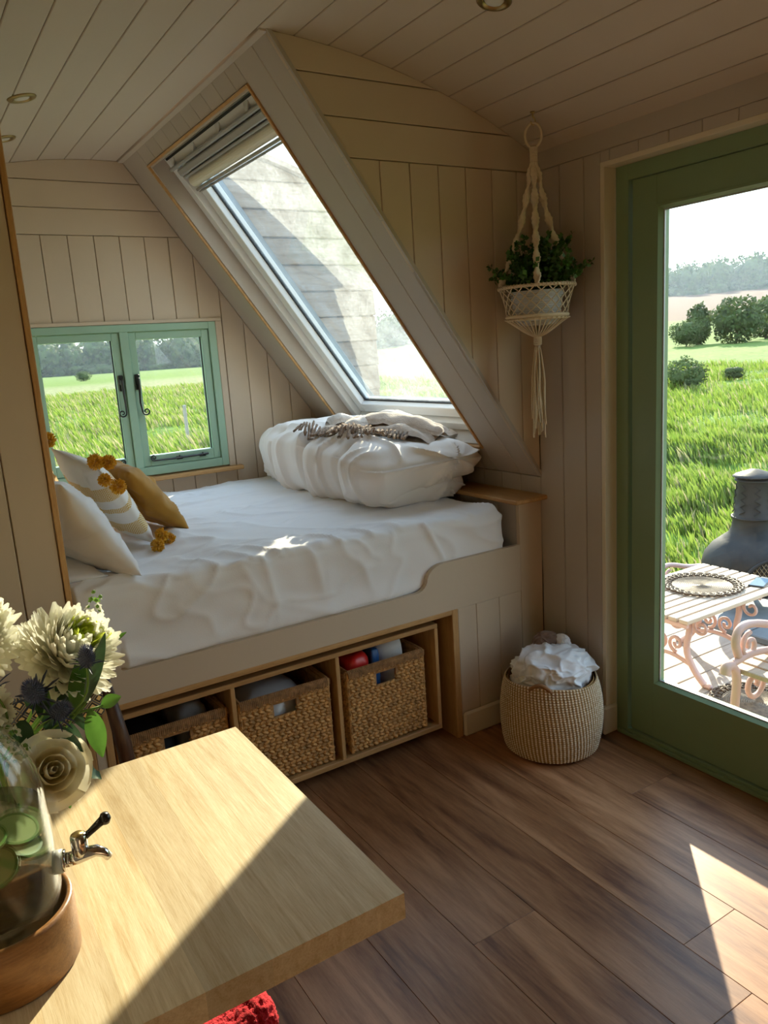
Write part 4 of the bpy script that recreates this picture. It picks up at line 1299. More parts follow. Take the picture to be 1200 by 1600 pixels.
def packet(name, lo, hi, mat, label, cat, seed):
    P, Fq, Nn, UV = round_box(lo, hi, min(np.array(hi) - np.array(lo)) * .35, 14, 14, 14)
    P = P + Nn * (0.006 * fbm(P * 22 + seed, 2))[:, None]
    o = mesh_obj(name, P, Fq, mat, None, smooth=True); tag(o, label, cat); return o
packet('packet', (1.235, 2.31, bk_z + .012), (1.335, 2.42, bk_z + .345), M['red'], 'red packet sticking out of the basket beside the rolls', 'packet', 1)
packet('carton', (1.345, 2.33, bk_z + .012), (1.382, 2.40, bk_z + .345), M['blue'], 'blue carton between the red packet and the white roll', 'carton', 2)
M['plastic'] = simple('clear_plastic_film', (0.55, 0.56, 0.58), rough=0.25, spec=0.8, bump=0.6, bscale=14)
M['dark_cloth'] = simple('black_cloth', (0.015, 0.015, 0.018), rough=0.85, bump=0.3)
M['grey_cloth'] = simple('grey_cloth', (0.33, 0.35, 0.38), rough=0.85, bump=0.3)
packet('plastic_bag', (0.83, 2.32, bk_z + .03), (1.09, 2.58, bk_z + .30), M['plastic'], 'crumpled clear plastic bag inside the middle basket', 'bag', 3)
packet('folded_cloth', (0.45, 2.33, bk_z + .03), (0.61, 2.58, bk_z + .27), M['dark_cloth'], 'black folded cloth in the basket beside the chair', 'cloth', 4)
packet('folded_cloth', (0.62, 2.36, bk_z + .03), (0.725, 2.58, bk_z + .325), M['grey_cloth'], 'pale grey cloth beside the black one in the basket', 'cloth', 5)

# ================================================================== seagrass laundry basket
LX, LYc = 1.905, 1.985
m, nt, b = new_mat('seagrass_cotton'); M['seagrass'] = m
at = nt.nodes.new('ShaderNodeAttribute'); at.attribute_name = 'stitch'
rp = nt.nodes.new('ShaderNodeValToRGB')
rp.color_ramp.elements[0].position = 0.25; rp.color_ramp.elements[0].color = (0.40, 0.235, 0.085, 1)
rp.color_ramp.elements[1].position = 0.6; rp.color_ramp.elements[1].color = (0.78, 0.66, 0.48, 1)
L(nt, at.outputs['Fac'], rp.inputs[0]); L(nt, rp.outputs[0], b.inputs['Base Color']); b.inputs['Roughness'].default_value = 0.8
lb = empty('laundry_basket', (LX, LYc, 0)); tag(lb, 'round seagrass laundry basket with white stitching in the corner', 'basket')
nz, na, cols, rows = 34 * 5, 84 * 6, 84, 34
zz = np.linspace(0, 1, nz + 1); aa = np.linspace(0, 2 * PI, na, endpoint=False)
Zg, Ag = np.meshgrid(zz, aa, indexing='ij')
HB = 0.285
rad = 0.150 + 0.040 * np.sin(np.clip(Zg * .80 + .06, 0, 1) * PI) ** .62 - 0.010 * Zg
rad = np.where(Zg < 0.05, rad - 0.03 * (1 - Zg / .05) ** 2, rad)
pr = (Zg * rows) % 1.0
row = np.floor(Zg * rows)
pa = (Ag / (2 * PI) * cols + 0.12 * np.sin(Zg * 7 + Ag * 2) + (Zg * rows) * 0.06) % 1.0
coil = np.sqrt(np.clip(1 - (2 * pr - 1) ** 2, 0, 1))
dst = np.abs(pa - 0.5) * 2
stitch = smoothstep(.62, .30, dst) * smoothstep(.06, .25, pr) * smoothstep(.98, .75, pr)
rad = rad + 0.0030 * coil + 0.0028 * stitch + 0.0012 * vnoise(np.stack([Zg * 90, np.cos(Ag) * 30, np.sin(Ag) * 30], -1))
rad = rad * (1 + 0.012 * vnoise(np.stack([Zg * 2, np.cos(Ag) * 1.2, np.sin(Ag) * 1.2], -1)))
hz_ = HB * Zg + 0.014 * np.cos(Ag - 0.8) * Zg * Zg * 0 + 0.010 * Zg ** 6 * np.sin(2 * Ag + .5)
Vb = np.stack([LX + rad * np.cos(Ag), LYc + rad * np.sin(Ag), 0.002 + hz_], -1).reshape(-1, 3)
ids = np.arange((nz + 1) * na).reshape(nz + 1, na)
Fb = np.stack([ids[:-1], np.roll(ids, -1, 1)[:-1], np.roll(ids, -1, 1)[1:], ids[1:]], -1).reshape(-1, 4)
o = mesh_obj('woven_wall', Vb, Fb, M['seagrass'], lb, smooth=True)
a_ = o.data.attributes.new('stitch', 'FLOAT', 'POINT'); a_.data.foreach_set('value', stitch.ravel().astype(np.float32))
v, f = lathe_geo([(0.0, .006), (.12, .006), (.16, .08), (.165, .14), (.165, .22), (.158, HB - .012), (.156, HB - .006)], 40, (LX, LYc, 0))
mesh_obj('inside', v, f, M['wv'], lb, smooth=True)
M['leather'] = simple('tan_rope_handle', (0.30, 0.14, 0.05), rough=0.6, bump=0.4, bscale=150)
for a0 in (-2.55, 0.59):
    pts = []
    for k in range(15):
        t = k / 14; a = a0 + (t - .5) * .62
        up = math.sin(t * PI) * 0.038
        pts.append((LX + 0.166 * math.cos(a), LYc + 0.166 * math.sin(a), HB - .016 + up))
    mesh_obj('handle', *tube_geo(pts, .0075, 10), M['leather'], lb, smooth=True)
# laundry heaped in it
M['linen'] = simple('white_linen', (0.84, 0.84, 0.87), rough=0.9, bump=0.15, bscale=90)
def crumple(name, c, s, seed, mat, label, cat, n=44, amp=0.15, flat=0.0):
    P, Fq, Nn, UV = round_box((-1, -1, -1), (1, 1, 1), .99, n, n, n)
    P /= np.linalg.norm(P, axis=1)[:, None]
    q = P * 1.7 + seed
    wv = .7 * np.c_[vnoise(q * 1.3 + 3), vnoise(q * 1.3 + 6), vnoise(q * 1.3 + 9)]
    d = 1 + amp * (ridged(q * 1.1 + wv) ** 1.5 - .2) + amp * .8 * vnoise(q * .9) + amp * .45 * (ridged(q * 2.3 + wv) ** 2 - .2)
    P = P * d[:, None] * np.array(s) + np.array(c)
    rr_ = np.hypot(P[:, 0] - LX, P[:, 1] - LYc)                    # what lies below the rim stays inside the basket
    k_ = np.where(P[:, 2] < HB + .004, np.minimum(1, .150 / np.maximum(rr_, 1e-6)), 1)
    P[:, 0] = LX + (P[:, 0] - LX) * k_; P[:, 1] = LYc + (P[:, 1] - LYc) * k_
    o = mesh_obj(name, P, Fq, mat, None, smooth=True); tag(o, label, cat); return o
o = crumple('white_sheet', (LX + .012, LYc - .005, 0.300), (.138, .130, .080), 3.0, M['linen'], 'crumpled white sheet heaped in the laundry basket', 'laundry')
M['beige_linen'] = simple('cream_linen', (0.78, 0.72, 0.64), rough=0.9, bump=0.15, bscale=90)
o = crumple('cream_cloth', (LX - .065, LYc + .02, 0.262), (.070, .085, .045), 9.0, M['beige_linen'], 'cream cloth tucked beside the white sheet in the laundry basket', 'laundry', n=28)
M['brown_wool'] = simple('brown_wool', (0.20, 0.115, 0.075), rough=0.9, sheen=.3, bump=.5, bscale=70)
o = crumple('wool_bundle', (LX + .075, LYc + .100, 0.362), (.055, .042, .036), 5.0, M['brown_wool'], 'brown ribbed woollen bundle behind the laundry', 'wool bundle', n=28, amp=.1)
o = crumple('white_cloth', (LX + .115, LYc + .050, 0.366), (.022, .036, .026), 8.0, M['linen'], 'small white cloth tip poking up beside the brown wool', 'laundry', n=20)

# ================================================================== hanging planter
HX, HY = 1.952, 2.062
HZ = arc_z(HX)
M['cotton'] = simple('natural_cotton_cord', (0.66, 0.54, 0.37), rough=0.9, bump=0.5, bscale=260)
M['brass'] = simple('brass', (0.55, 0.40, 0.16), rough=0.3, metal=0.9)
hk = empty('ceiling_hook', (HX, HY, HZ)); tag(hk, 'small brass screw hook in the ceiling holding the planter', 'hook')
pts = [(HX, HY, HZ + .004), (HX, HY, HZ - .016)] + [(HX + .010 * math.sin(t) , HY, HZ - .028 + .012 * math.cos(t)) for t in np.linspace(0, 4.6, 14)]
mesh_obj('shaft', *tube_geo(pts, .0022, 8), M['brass'], hk, smooth=True)
v, f = lathe_geo([(.0, 0), (.008, 0), (.009, -.003), (.004, -.005), (0, -.005)], 16, (HX, HY, HZ)); mesh_obj('rose', v, f, M['brass'], hk, smooth=True)
mc = empty('macrame_hanger', (HX, HY, 1.2)); tag(mc, 'cream cotton macrame plant hanger with long tassel', 'plant hanger')
cdir = Vector((-.7, .72, 0))     # ring plane roughly faces the camera
RZ = HZ - .036 - .036
ringp = [(HX + math.cos(t) * .027 * .72, HY - math.cos(t) * .027 * .7, RZ + .038 * math.sin(t)) for t in np.linspace(0, 2 * PI, 32, endpoint=False)]
mesh_obj('ring', *tube_geo(ringp, .0042, 8, closed=True), M['cotton'], mc, smooth=True)
z_wrap0, z_wrap1 = RZ - .036, RZ - .095
mb = MB(); mb.add(*tube_geo([(HX, HY, z_wrap0 + .005), (HX, HY, z_wrap1)], .0105, 12))
for k in range(14):
    zc_ = z_wrap0 - (k + .5) * (z_wrap0 - z_wrap1) / 14
    mb.add(*tube_geo([(HX + .0115 * math.cos(t), HY + .0115 * math.sin(t), zc_) for t in np.linspace(0, 2 * PI, 12, endpoint=False)], .0022, 5, closed=True))
mb.build('wrap_knot', M['cotton'], mc, smooth=True)
RIMZ, RIMR = 1.660 * 1.0, 0.128
def world_at(Yp, px): pass
RIMZ = 1.6755
LOWZ, LOWR = RIMZ - .098, .104
rim_ang = [-2.30, -.75, .80, 2.40]
for a in rim_ang:
    p1 = Vector((HX + RIMR * math.cos(a), HY + RIMR * math.sin(a), RIMZ))
    p0 = Vector((HX + .006 * math.cos(a), HY + .006 * math.sin(a), z_wrap1 + .01))
    n = 90; path = []; rr = []
    for i in range(n + 1):
        t = i / n
        path.append(p0.lerp(p1, t) + Vector((0, 0, -.018 * math.sin(t * PI))) + Vector((math.cos(a), math.sin(a), 0)) * (-.012 * math.sin(t * PI)))
        rr.append(.0105 * (1 + .13 * math.sin(i * 1.9)))
    mesh_obj('spiral_cord', *tube_geo(path, rr, 8, squash=(1.25, .62, .21)), M['cotton'], mc, smooth=True)
def hoop(r, z, rr, seg=48): return tube_geo([(HX + r * math.cos(t), HY + r * math.sin(t), z) for t in np.linspace(0, 2 * PI, seg, endpoint=False)], rr, 8, closed=True)
mb = MB(); mb.add(*hoop(RIMR, RIMZ, .0052))
for k in range(64):      # wrapping knots on the hoop
    a = 2 * PI * k / 64
    mb.add(*tube_geo([(HX + (RIMR + .0058 * math.cos(q)) * math.cos(a), HY + (RIMR + .0058 * math.cos(q)) * math.sin(a), RIMZ + .0062 * math.sin(q)) for q in np.linspace(0, 2 * PI, 8, endpoint=False)], .0016, 4, closed=True))
mb.build('rim_hoop', M['cotton'], mc, smooth=True)
mb = MB(); mb.add(*hoop(LOWR, LOWZ, .0062)); mb.add(*hoop(LOWR - .002, LOWZ - .010, .0045))
mb.build('lower_hoop', M['cotton'], mc, smooth=True)
mb = MB(); NL = 20
for k in range(NL):
    for sgn in (1, -1):
        pts = []
        for i in range(25):
            t = i / 24
            off = sgn * (abs(((t * 3 + .5) % 2) - 1) - .5) * (2 * PI / NL) * .96
            a = 2 * PI * (k + .5) / NL + off
            r = RIMR + (LOWR - RIMR) * t - .004 * math.sin(t * PI)
            pts.append((HX + r * math.cos(a), HY + r * math.sin(a), RIMZ + (LOWZ - RIMZ) * t))
        mb.add(*tube_geo(pts, .0021, 5))
    for t in (1 / 6, .5, 5 / 6):
        for q in (0, .5):
            if (t == .5) == (q == 0): continue
mb.build('net', M['cotton'], mc, smooth=True)
mb = MB(); KZ = LOWZ - .070
for k in range(34):
    a = 2 * PI * k / 34; pts = []
    for i in range(10):
        t = i / 9
        r = LOWR * (1 - t) ** .75 * .98 + .010; pts.append((HX + r * math.cos(a), HY + r * math.sin(a), LOWZ - .008 - .062 * t ** 1.25))
    mb.add(*tube_geo(pts, .0024, 5))
mb.build('base_cords', M['cotton'], mc, smooth=True)
mb = MB(); mb.add(*tube_geo([(HX, HY, KZ + .008), (HX, HY, KZ - .03)], [.013, .0115], 12))
for k in range(8): mb.add(*tube_geo([(HX + .0135 * math.cos(t), HY + .0135 * math.sin(t), KZ + .004 - k * .0042) for t in np.linspace(0, 2 * PI, 12, endpoint=False)], .002, 5, closed=True))
mb.build('tassel_knot', M['cotton'], mc, smooth=True)
mb = MB(); rr = np.random.default_rng(3)
for k in range(30):
    a = rr.uniform(0, 2 * PI); r1 = rr.uniform(.004, .030); ph = rr.uniform(0, 6); ln = rr.uniform(.25, .33); pts = []
    for i in range(16):
        t = i / 15
        r = .006 + (r1 - .006) * min(1, t * 2.2) ** .7
        w_ = .006 * math.sin(t * 7 + ph) * t
        pts.append((HX + r * math.cos(a) + w_ * math.cos(a + 1.6), HY + r * math.sin(a) + w_ * math.sin(a + 1.6), KZ - .028 - ln * t))
    mb.add(*tube_geo(pts, .0026, 5))
mb.build('tassel', M['cotton'], mc, smooth=True)['kind'] = 'stuff'
# pot and plant inside the net
M['pot'] = simple('grey_ribbed_pot', (0.52, 0.52, 0.52), rough=0.5)
pp = empty('potted_plant', (HX, HY, LOWZ - .02)); tag(pp, 'small-leaved green plant in a ribbed grey pot inside the macrame net', 'plant')
prf = []
for i in range(60):
    t = i / 59; prf.append((.074 + .018 * t + .0012 * math.sin(i * 1.6), LOWZ - .022 + .115 * t))
prf = [(0.0, LOWZ - .022)] + prf + [(.086, LOWZ + .092), (.082, LOWZ + .07), (0, LOWZ + .07)]
prf = [(r_, z_ - .009) for r_, z_ in prf]                       # sits down on the gathered cords
mesh_obj('pot', *lathe_geo(prf, 40, (HX, HY, 0)), M['pot'], pp, smooth=True)
M['leaf'] = simple('box_leaf', (0.055, 0.14, 0.018), rough=0.42, trans=0.3, var=0.5, vscale=40)
M['stem'] = simple('green_stem', (0.08, 0.10, 0.03), rough=0.7)
def leaf_quads(mb, c, d, up, ln, wd):
    c = Vector(c); d = Vector(d).normalized(); s = d.cross(Vector(up)); s = s.normalized() if s.length > 1e-4 else d.orthogonal().normalized()
    n = s.cross(d)
    mb.add([c, c + d * ln * .5 + s * wd + n * ln * .06, c + d * ln + n * -.02 * ln, c + d * ln * .5 - s * wd + n * ln * .06], [(0, 1, 2), (0, 2, 3)])
mbl, mbs = MB(), MB(); rr = np.random.default_rng(8)
for k in range(150):
    th_ = rr.uniform(0, 2 * PI); ph = rr.uniform(.0, 1.15) ** 1.0; ln = rr.uniform(.06, .165) * (1.0 if rr.random() < .8 else 1.25)
    if math.sin(th_ + 2.4) > .6: ln *= 1.2
    d = Vector((math.cos(th_) * math.sin(ph), math.sin(th_) * math.sin(ph), math.cos(ph) * 1.05))
    b0 = Vector((HX + rr.uniform(-.04, .04), HY + rr.uniform(-.04, .04), LOWZ + .075))
    pts = [b0 + d * ln * t + Vector((0, 0, -.015 * t * t)) for t in (0, .35, .7, 1)]
    mbs.add(*tube_geo(pts, .0012, 4))
    for q in range(34):
        t = rr.uniform(.15, 1.05); pb = b0 + d * ln * t + Vector((0, 0, -.015 * t * t))
        ld = Vector(rr.normal(size=3)) + d * .5
        leaf_quads(mbl, pb, ld, rr.normal(size=3), rr.uniform(.015, .023), rr.uniform(.0065, .0095))
lv = np.array(mbl.v)     # keep the leaves off the walls
lv[:, 0] = np.minimum(lv[:, 0], XR - .006); lv[:, 1] = np.minimum(lv[:, 1], YB - .006); mbl.v = lv.tolist()
sv = np.array(mbs.v); sv[:, 0] = np.minimum(sv[:, 0], XR - .006); sv[:, 1] = np.minimum(sv[:, 1], YB - .006); mbs.v = sv.tolist()
mbl.build('foliage', M['leaf'], pp)['kind'] = 'stuff'; mbs.build('stems', M['stem'], pp)['kind'] = 'stuff'

# ================================================================== ceiling downlights
M['antique'] = simple('antique_brass', (0.34, 0.24, 0.10), rough=0.35, metal=0.85)
M['lens'] = simple('frosted_lamp_glass', (0.62, 0.60, 0.54), rough=0.3)
def downlight(x, y, label):
    z = arc_z(x); sl = math.asin((x - XC) / RC)
    r = empty('downlight', (x, y, z), (0, sl, 0)); tag(r, label, 'ceiling light', 'recessed downlights')
    o1 = mesh_obj('bezel', *lathe_geo([(.046, 0.004), (.047, -.002), (.043, -.006), (.032, -.007), (.030, -.002), (.027, -.001), (.0255, .006)], 36), M['antique'], None, smooth=True); o1.parent = r
    o2 = mesh_obj('lamp', *lathe_geo([(.026, .0005), (.024, -.0035), (.017, -.0048), (.0, -.0052)], 28), M['lens'], None, smooth=True); o2.parent = r
downlight(0.525, 2.925, 'round brass recessed downlight, unlit, the one closer to the door in the bed alcove row')
downlight(0.530, 3.44, 'round brass recessed downlight, unlit, the one closer to the casement window')
downlight(1.505, 1.725, 'round brass recessed downlight, unlit, alone above the middle of the floor')

# ================================================================== chair tucked in behind the table
M['dark_wood'] = wood('dark_stained_wood', (0.030, 0.012, 0.007), (0.075, 0.034, 0.02), axis='Z', scale=3, rough=0.4, rnd=.05)
m, nt, b = new_mat('kilim_fabric'); M['kilim'] = m
tc = nt.nodes.new('ShaderNodeTexCoord'); mp_ = nt.nodes.new('ShaderNodeMapping'); mp_.inputs['Rotation'].default_value = (0, PI / 4, 0); mp_.inputs['Scale'].default_value = (24, 24, 24)
L(nt, tc.outputs['Object'], mp_.inputs[0])
wv_ = nt.nodes.new('ShaderNodeTexWave'); wv_.bands_direction = 'X'; wv_.inputs['Scale'].default_value = .55; L(nt, mp_.outputs[0], wv_.inputs['Vector'])
wv2 = nt.nodes.new('ShaderNodeTexWave'); wv2.bands_direction = 'Z'; wv2.inputs['Scale'].default_value = .55; L(nt, mp_.outputs[0], wv2.inputs['Vector'])
mxm = nt.nodes.new('ShaderNodeMath'); mxm.operation = 'MAXIMUM'; L(nt, wv_.outputs['Fac'], mxm.inputs[0]); L(nt, wv2.outputs['Fac'], mxm.inputs[1])
rp = nt.nodes.new('ShaderNodeValToRGB'); rp.color_ramp.interpolation = 'CONSTANT'
rp.color_ramp.elements[0].color = (0.62, 0.42, 0.18, 1); rp.color_ramp.elements[1].position = .35; rp.color_ramp.elements[1].color = (0.03, 0.028, 0.03, 1)
for p_, c_ in ((.82, (0.42, 0.30, 0.13, 1)), (.93, (0.10, 0.10, 0.11, 1))):
    e = rp.color_ramp.elements.new(p_); e.color = c_
L(nt, mxm.outputs[0], rp.inputs[0]); L(nt, rp.outputs[0], b.inputs['Base Color']); b.inputs['Roughness'].default_value = .95
ch = empty('dining_chair', (0.13, 1.78, 0)); tag(ch, 'dark wooden chair with patterned woven back tucked behind the table', 'chair')
def post(p0, p1, s, nm): mesh_obj(nm, *tube_geo([p0, p1], s, 4), M['dark_wood'], ch)
cy0, cyb = 1.57, 1.86
for x in (-0.05, 0.357):
    mesh_obj('back_post', *tube_geo([(x, cyb, 0.0), (x, cyb - .03, .42), (x - .012, cyb - .035, .60), (x - .035, cyb - .02, .785)], [.017, .02, .019, .013], 8), M['dark_wood'], ch, smooth=True)
    mesh_obj('front_leg', *tube_geo([(x, cy0, 0.0), (x, cy0, .41)], [.015, .019], 8), M['dark_wood'], ch, smooth=True)
    box('side_rail', (x - .01, cy0 + .015, .36), (x + .01, cyb - .04, .40), M['dark_wood'], ch)
box('seat', (-0.07, cy0 - .02, .405), (0.377, cyb - .04, .435), M['dark_wood'], ch, .006)
box('front_rail', (-.05, cy0 - .01, .36), (.357, cy0 + .01, .40), M['dark_wood'], ch)
P, Fq, Nn, UV = round_box((-0.075, cyb - .045, .69), (0.315, cyb - .012, .785), .015, 24, 4, 10)
mesh_obj('woven_back', P, Fq, M['kilim'], ch, smooth=True)
# ================================================================== stool with red towel under the table
sl_ = empty('stool', (0.34, 1.165, 0)); tag(sl_, 'low stool with slim pale legs under the table', 'stool')
box('seat', (0.235, 1.09, .33), (0.40, 1.29, .355), M['oak_x'], sl_, .006)
M['pale_leg'] = simple('pale_metal', (.6, .58, .56), rough=.4, metal=.4)
for x, y in ((.24, 1.09), (.40, 1.09), (.24, 1.28), (.40, 1.28)): mesh_obj('leg', *tube_geo([(x, y, 0), (x, y, .332)], .010, 10), M['pale_leg'], sl_, smooth=True)
M['towel'] = simple('red_terry', (0.50, 0.008, 0.015), rough=0.95, sheen=.03, bump=1.0, bscale=240)
P, Fq, Nn, UV = round_box((0.235, 1.085, .356), (0.405, 1.285, .400), .03, 44, 48, 12)
P = P + Nn * (0.012 * fbm(P * 9, 2) + .004 * vnoise(P * 160))[:, None]; P[:, 2] = np.maximum(P[:, 2], .356)
o = mesh_obj('red_towel', P, Fq, M['towel'], None, smooth=True); tag(o, 'folded red terry towel on the stool under the table', 'towel')
# ================================================================== drinks dispenser
DX, DYc, DZ0 = 0.014, 1.155, TZ
M['jar'] = pane_mat('jar_glass', tint=(0.975, 0.99, 0.985), gloss=0.95)
M['stand'] = wood('acacia_stand', (0.20, 0.085, 0.025), (0.36, 0.17, 0.055), axis='X', scale=4, stretch=8, rough=0.35, rnd=0.0)
M['chrome'] = simple('chrome', (0.62, 0.60, 0.58), rough=0.08, metal=1.0)
M['black_pl'] = simple('black_plastic', (0.012, 0.012, 0.012), rough=0.25)
M['gasket'] = simple('translucent_washer', (0.75, 0.76, 0.72), rough=0.4, trans=.4)
sd_ = mesh_obj('dispenser_stand', *lathe_geo([(0, 0), (.099, 0), (.102, .004), (.102, .088), (.100, .093), (.094, .094), (.0915, .090), (.0905, .032), (0, .032)], 56, (DX, DYc, DZ0)), M['stand'], None, smooth=True)
tag(sd_, 'round turned wooden stand under the glass dispenser', 'stand')
ds = empty('drinks_dispenser', (DX, DYc, DZ0 + .033)); tag(ds, 'glass drinks dispenser with chrome tap and green fruit slices in water', 'drinks dispenser')
z0 = DZ0 + .034
prf = [(0, 0), (.070, 0), (.082, .006), (.087, .022), (.0885, .08), (.0875, .16), (.085, .225), (.079, .262), (.066, .295), (.050, .318), (.043, .335), (.042, .36), (.046, .365)]
mesh_obj('jar', *lathe_geo(prf, 64, (DX, DYc, z0)), M['jar'], ds, smooth=True)
prf2 = [(max(r - .004, 0), z + (.005 if r < .08 and z < .01 else 0)) for r, z in prf]
mesh_obj('jar_inside', *lathe_geo(prf2[1:], 64, (DX, DYc, z0)), M['jar'], ds, smooth=True)
# water: refracts and tints what lies behind it
m, nt, b = new_mat('water'); M['water'] = m; nt.nodes.remove(b)
rf = nt.nodes.new('ShaderNodeBsdfRefraction'); rf.inputs['IOR'].default_value = 1.25; rf.inputs['Roughness'].default_value = 0.0; rf.inputs[0].default_value = (0.97, 0.99, 0.985, 1)
tr = nt.nodes.new('ShaderNodeBsdfTransparent'); tr.inputs[0].default_value = (0.96, 0.985, 0.98, 1)
mx = nt.nodes.new('ShaderNodeMixShader'); mx.inputs[0].default_value = 0.4
L(nt, tr.outputs[0], mx.inputs[1]); L(nt, rf.outputs[0], mx.inputs[2]); L(nt, mx.outputs[0], nt.nodes['Material Output'].inputs[0])
mesh_obj('water', *lathe_geo([(0, .008), (.066, .008), (.078, .014), (.0825, .03), (.0838, .08), (.083, .16), (.0815, .205), (0, .205)], 56, (DX, DYc, z0)), M['water'], ds, smooth=True)
M['lime_rind'] = simple('green_rind', (0.10, 0.22, 0.02), rough=0.4)
M['lime'] = simple('pale_green_flesh', (0.55, 0.66, 0.26), rough=0.5, trans=.4)
rr = np.random.default_rng(4)
for k, (dx, dy, dz, tx, ty) in enumerate(((.040, -.010, .176, .3, .25), (.004, -.046, .150, .5, -.2), (.044, .022, .135, .2, .4), (-.028, .01, .188, .15, .1), (-.004, -.038, .194, .2, .2))):
    sl = empty('fruit_slice', (DX + dx, DYc + dy, z0 + dz), (tx, ty, 0)); tag(sl, 'round green fruit slice floating in the dispenser', 'fruit slice', 'fruit slices in the dispenser')
    mesh_obj('flesh', *lathe_geo([(0, -.002), (.027, -.002), (.027, .002), (0, .002)], 28), M['lime'], None).parent = sl
    mesh_obj('rind', *lathe_geo([(.0268, -.0025), (.0305, -.0025), (.0305, .0025), (.0268, .0025), (.0268, -.0025)], 28), M['lime_rind'], None).parent = sl
# tap
tap = empty('tap', (DX + .09, DYc, z0 + .11)); adopt(tap, ds)
td = Vector((.96, -.28, 0)).normalized(); ts = Vector((-td.y, td.x, 0)); up = Vector((0, 0, 1))
tz = z0 + .112
B0 = Vector((DX, DYc, tz)) + td * .085
def along(d, h=0.0, s=0.0): return B0 + td * d + up * h + ts * s
mesh_obj('washer', *tube_geo([along(-.002), along(.010)], [.017, .017], 24), M['gasket'], tap, smooth=True)
mb = MB(); mb.add(*tube_geo([along(.010), along(.0145)], .0155, 24)); mb.add(*tube_geo([along(.0145), along(.024)], .0105, 20))
mb.add(*tube_geo([along(.014), along(.030, .001), along(.045, .004), along(.058, .005), along(.068, -.001), along(.074, -.010)], [.010, .0105, .010, .0085, .0068, .0062], 18))
mb.build('spout', M['chrome'], tap, smooth=True)
mb = MB(); mb.add(*tube_geo([along(.036, .004), along(.036, .010), along(.036, .034), along(.036, .037)], [.0105, .0118, .0118, .0105], 24)); mb.build('valve_barrel', M['chrome'], tap, smooth=True)
mb = MB(); mb.add(*tube_geo([along(.036, .0372), along(.036, .0385)], .0085, 20)); mb.build('valve_cap', M['brass'], tap, smooth=True)
mb = MB(); mb.add(*tube_geo([along(.040, .028), along(.052, .034, .004), along(.066, .044, .006), along(.074, .049, .007)], [.0055, .0050, .0062, .0075], 14)); mb.build('lever', M['black_pl'], tap, smooth=True)
mb = MB(); v, f = lathe_geo([(0, -.009), (.006, -.0075), (.009, 0), (.006, .0075), (0, .009)], 16, tuple(along(.075, .0495, .007))); mb.add(v, f); mb.build('lever_knob', M['black_pl'], tap, smooth=True)

# ================================================================== vase and cut flowers
VX, VY = 0.055, 1.405
vs = empty('flower_vase', (VX, VY, TZ)); tag(vs, 'clear glass vase of cut flowers behind the dispenser', 'vase')
mesh_obj('glass', *lathe_geo([(0, .004), (.058, .0), (.066, .006), (.070, .03), (.068, .09), (.062, .15), (.060, .19), (.064, .20)], 48, (VX, VY, TZ + .001)), M['jar'], vs, smooth=True)
mesh_obj('water', *lathe_geo([(0, .008), (.060, .008), (.066, .03), (.064, .09), (.061, .11), (0, .11)], 40, (VX, VY, TZ + .001)), M['water'], vs, smooth=True)
M['petal'] = simple('cream_petal', (0.84, 0.83, 0.72), rough=0.6, trans=0.35)
M['petal_c'] = simple('lime_petal', (0.66, 0.74, 0.10), rough=0.6, trans=0.45)
M['rose'] = simple('ivory_rose_petal', (0.88, 0.84, 0.70), rough=0.5, trans=0.3)
M['rose_c'] = simple('apricot_rose_petal', (0.88, 0.79, 0.55), rough=0.5, trans=0.35)
M['lf'] = simple('eucalyptus_leaf', (0.085, 0.20, 0.03), rough=0.4, trans=0.45, var=.25, vscale=30)
M['lf_dark'] = simple('dark_leaf', (0.03, 0.075, 0.03), rough=0.4, trans=0.2, var=.3, vscale=30)
M['thistle'] = simple('sea_holly_blue', (0.10, 0.115, 0.22), rough=0.6)
M['thistle_d'] = simple('sea_holly_bract', (0.05, 0.065, 0.11), rough=0.6)
M['sepal'] = simple('green_sepal', (0.16, 0.30, 0.05), rough=0.6, trans=.3)
def basis(ax):
    ax = Vector(ax).normalized(); a = ax.orthogonal().normalized(); return ax, a, ax.cross(a)
def petal_strip(mb, c, ax, out, tilt, ln, wd, curl_, n=5, cup=.25):
    """one petal rising from c; tilt = angle from the flower axis"""
    side = ax.cross(out).normalized()
    p = Vector(c); ang = tilt; rows_ = []
    for i in range(n + 1):
        t = i / n
        d = ax * math.cos(ang) + out * math.sin(ang)
        nrm = -ax * math.sin(ang) + out * math.cos(ang)
        w_ = wd * (0.35 + 1.0 * t) * (1 if t < .75 else max(0.12, 1 - ((t - .75) / .25) ** 2 * .8)) * .75
        rows_.append([p - side * w_ - nrm * w_ * cup, p + nrm * 0, p + side * w_ - nrm * w_ * cup])
        p = p + d * (ln / n); ang += curl_ / n
    v = [q for r_ in rows_ for q in r_]; f = []
    for i in range(n):
        for j in range(2): f.append((i * 3 + j, i * 3 + j + 1, i * 3 + j + 4, i * 3 + j + 3))
    mb.add(v, f)
def stem_to(root, c, ax, ln_bend=.1, r=.0028, end=None):
    c = Vector(c); end = Vector(end) if end else Vector((VX + rr.uniform(-.02, .02), VY + rr.uniform(-.02, .02), TZ + .02))
    mid = c - Vector(ax).normalized() * .06
    rim = Vector((VX + (c.x - VX) * .18, VY + (c.y - VY) * .18, TZ + .205))
    pts = [c, mid, rim * .75 + mid * .25, rim, (rim + end) / 2, end]
    P_ = []
    for i in range(len(pts) - 1):
        for k in range(4): P_.append(pts[i].lerp(pts[i + 1], k / 4))
    P_.append(pts[-1])
    for _ in range(3):
        P_ = [P_[0]] + [(P_[i - 1] + P_[i] * 2 + P_[i + 1]) / 4 for i in range(1, len(P_) - 1)] + [P_[-1]]
    mesh_obj('stem', *tube_geo(P_, r, 6), M['sepal'], root, smooth=True)
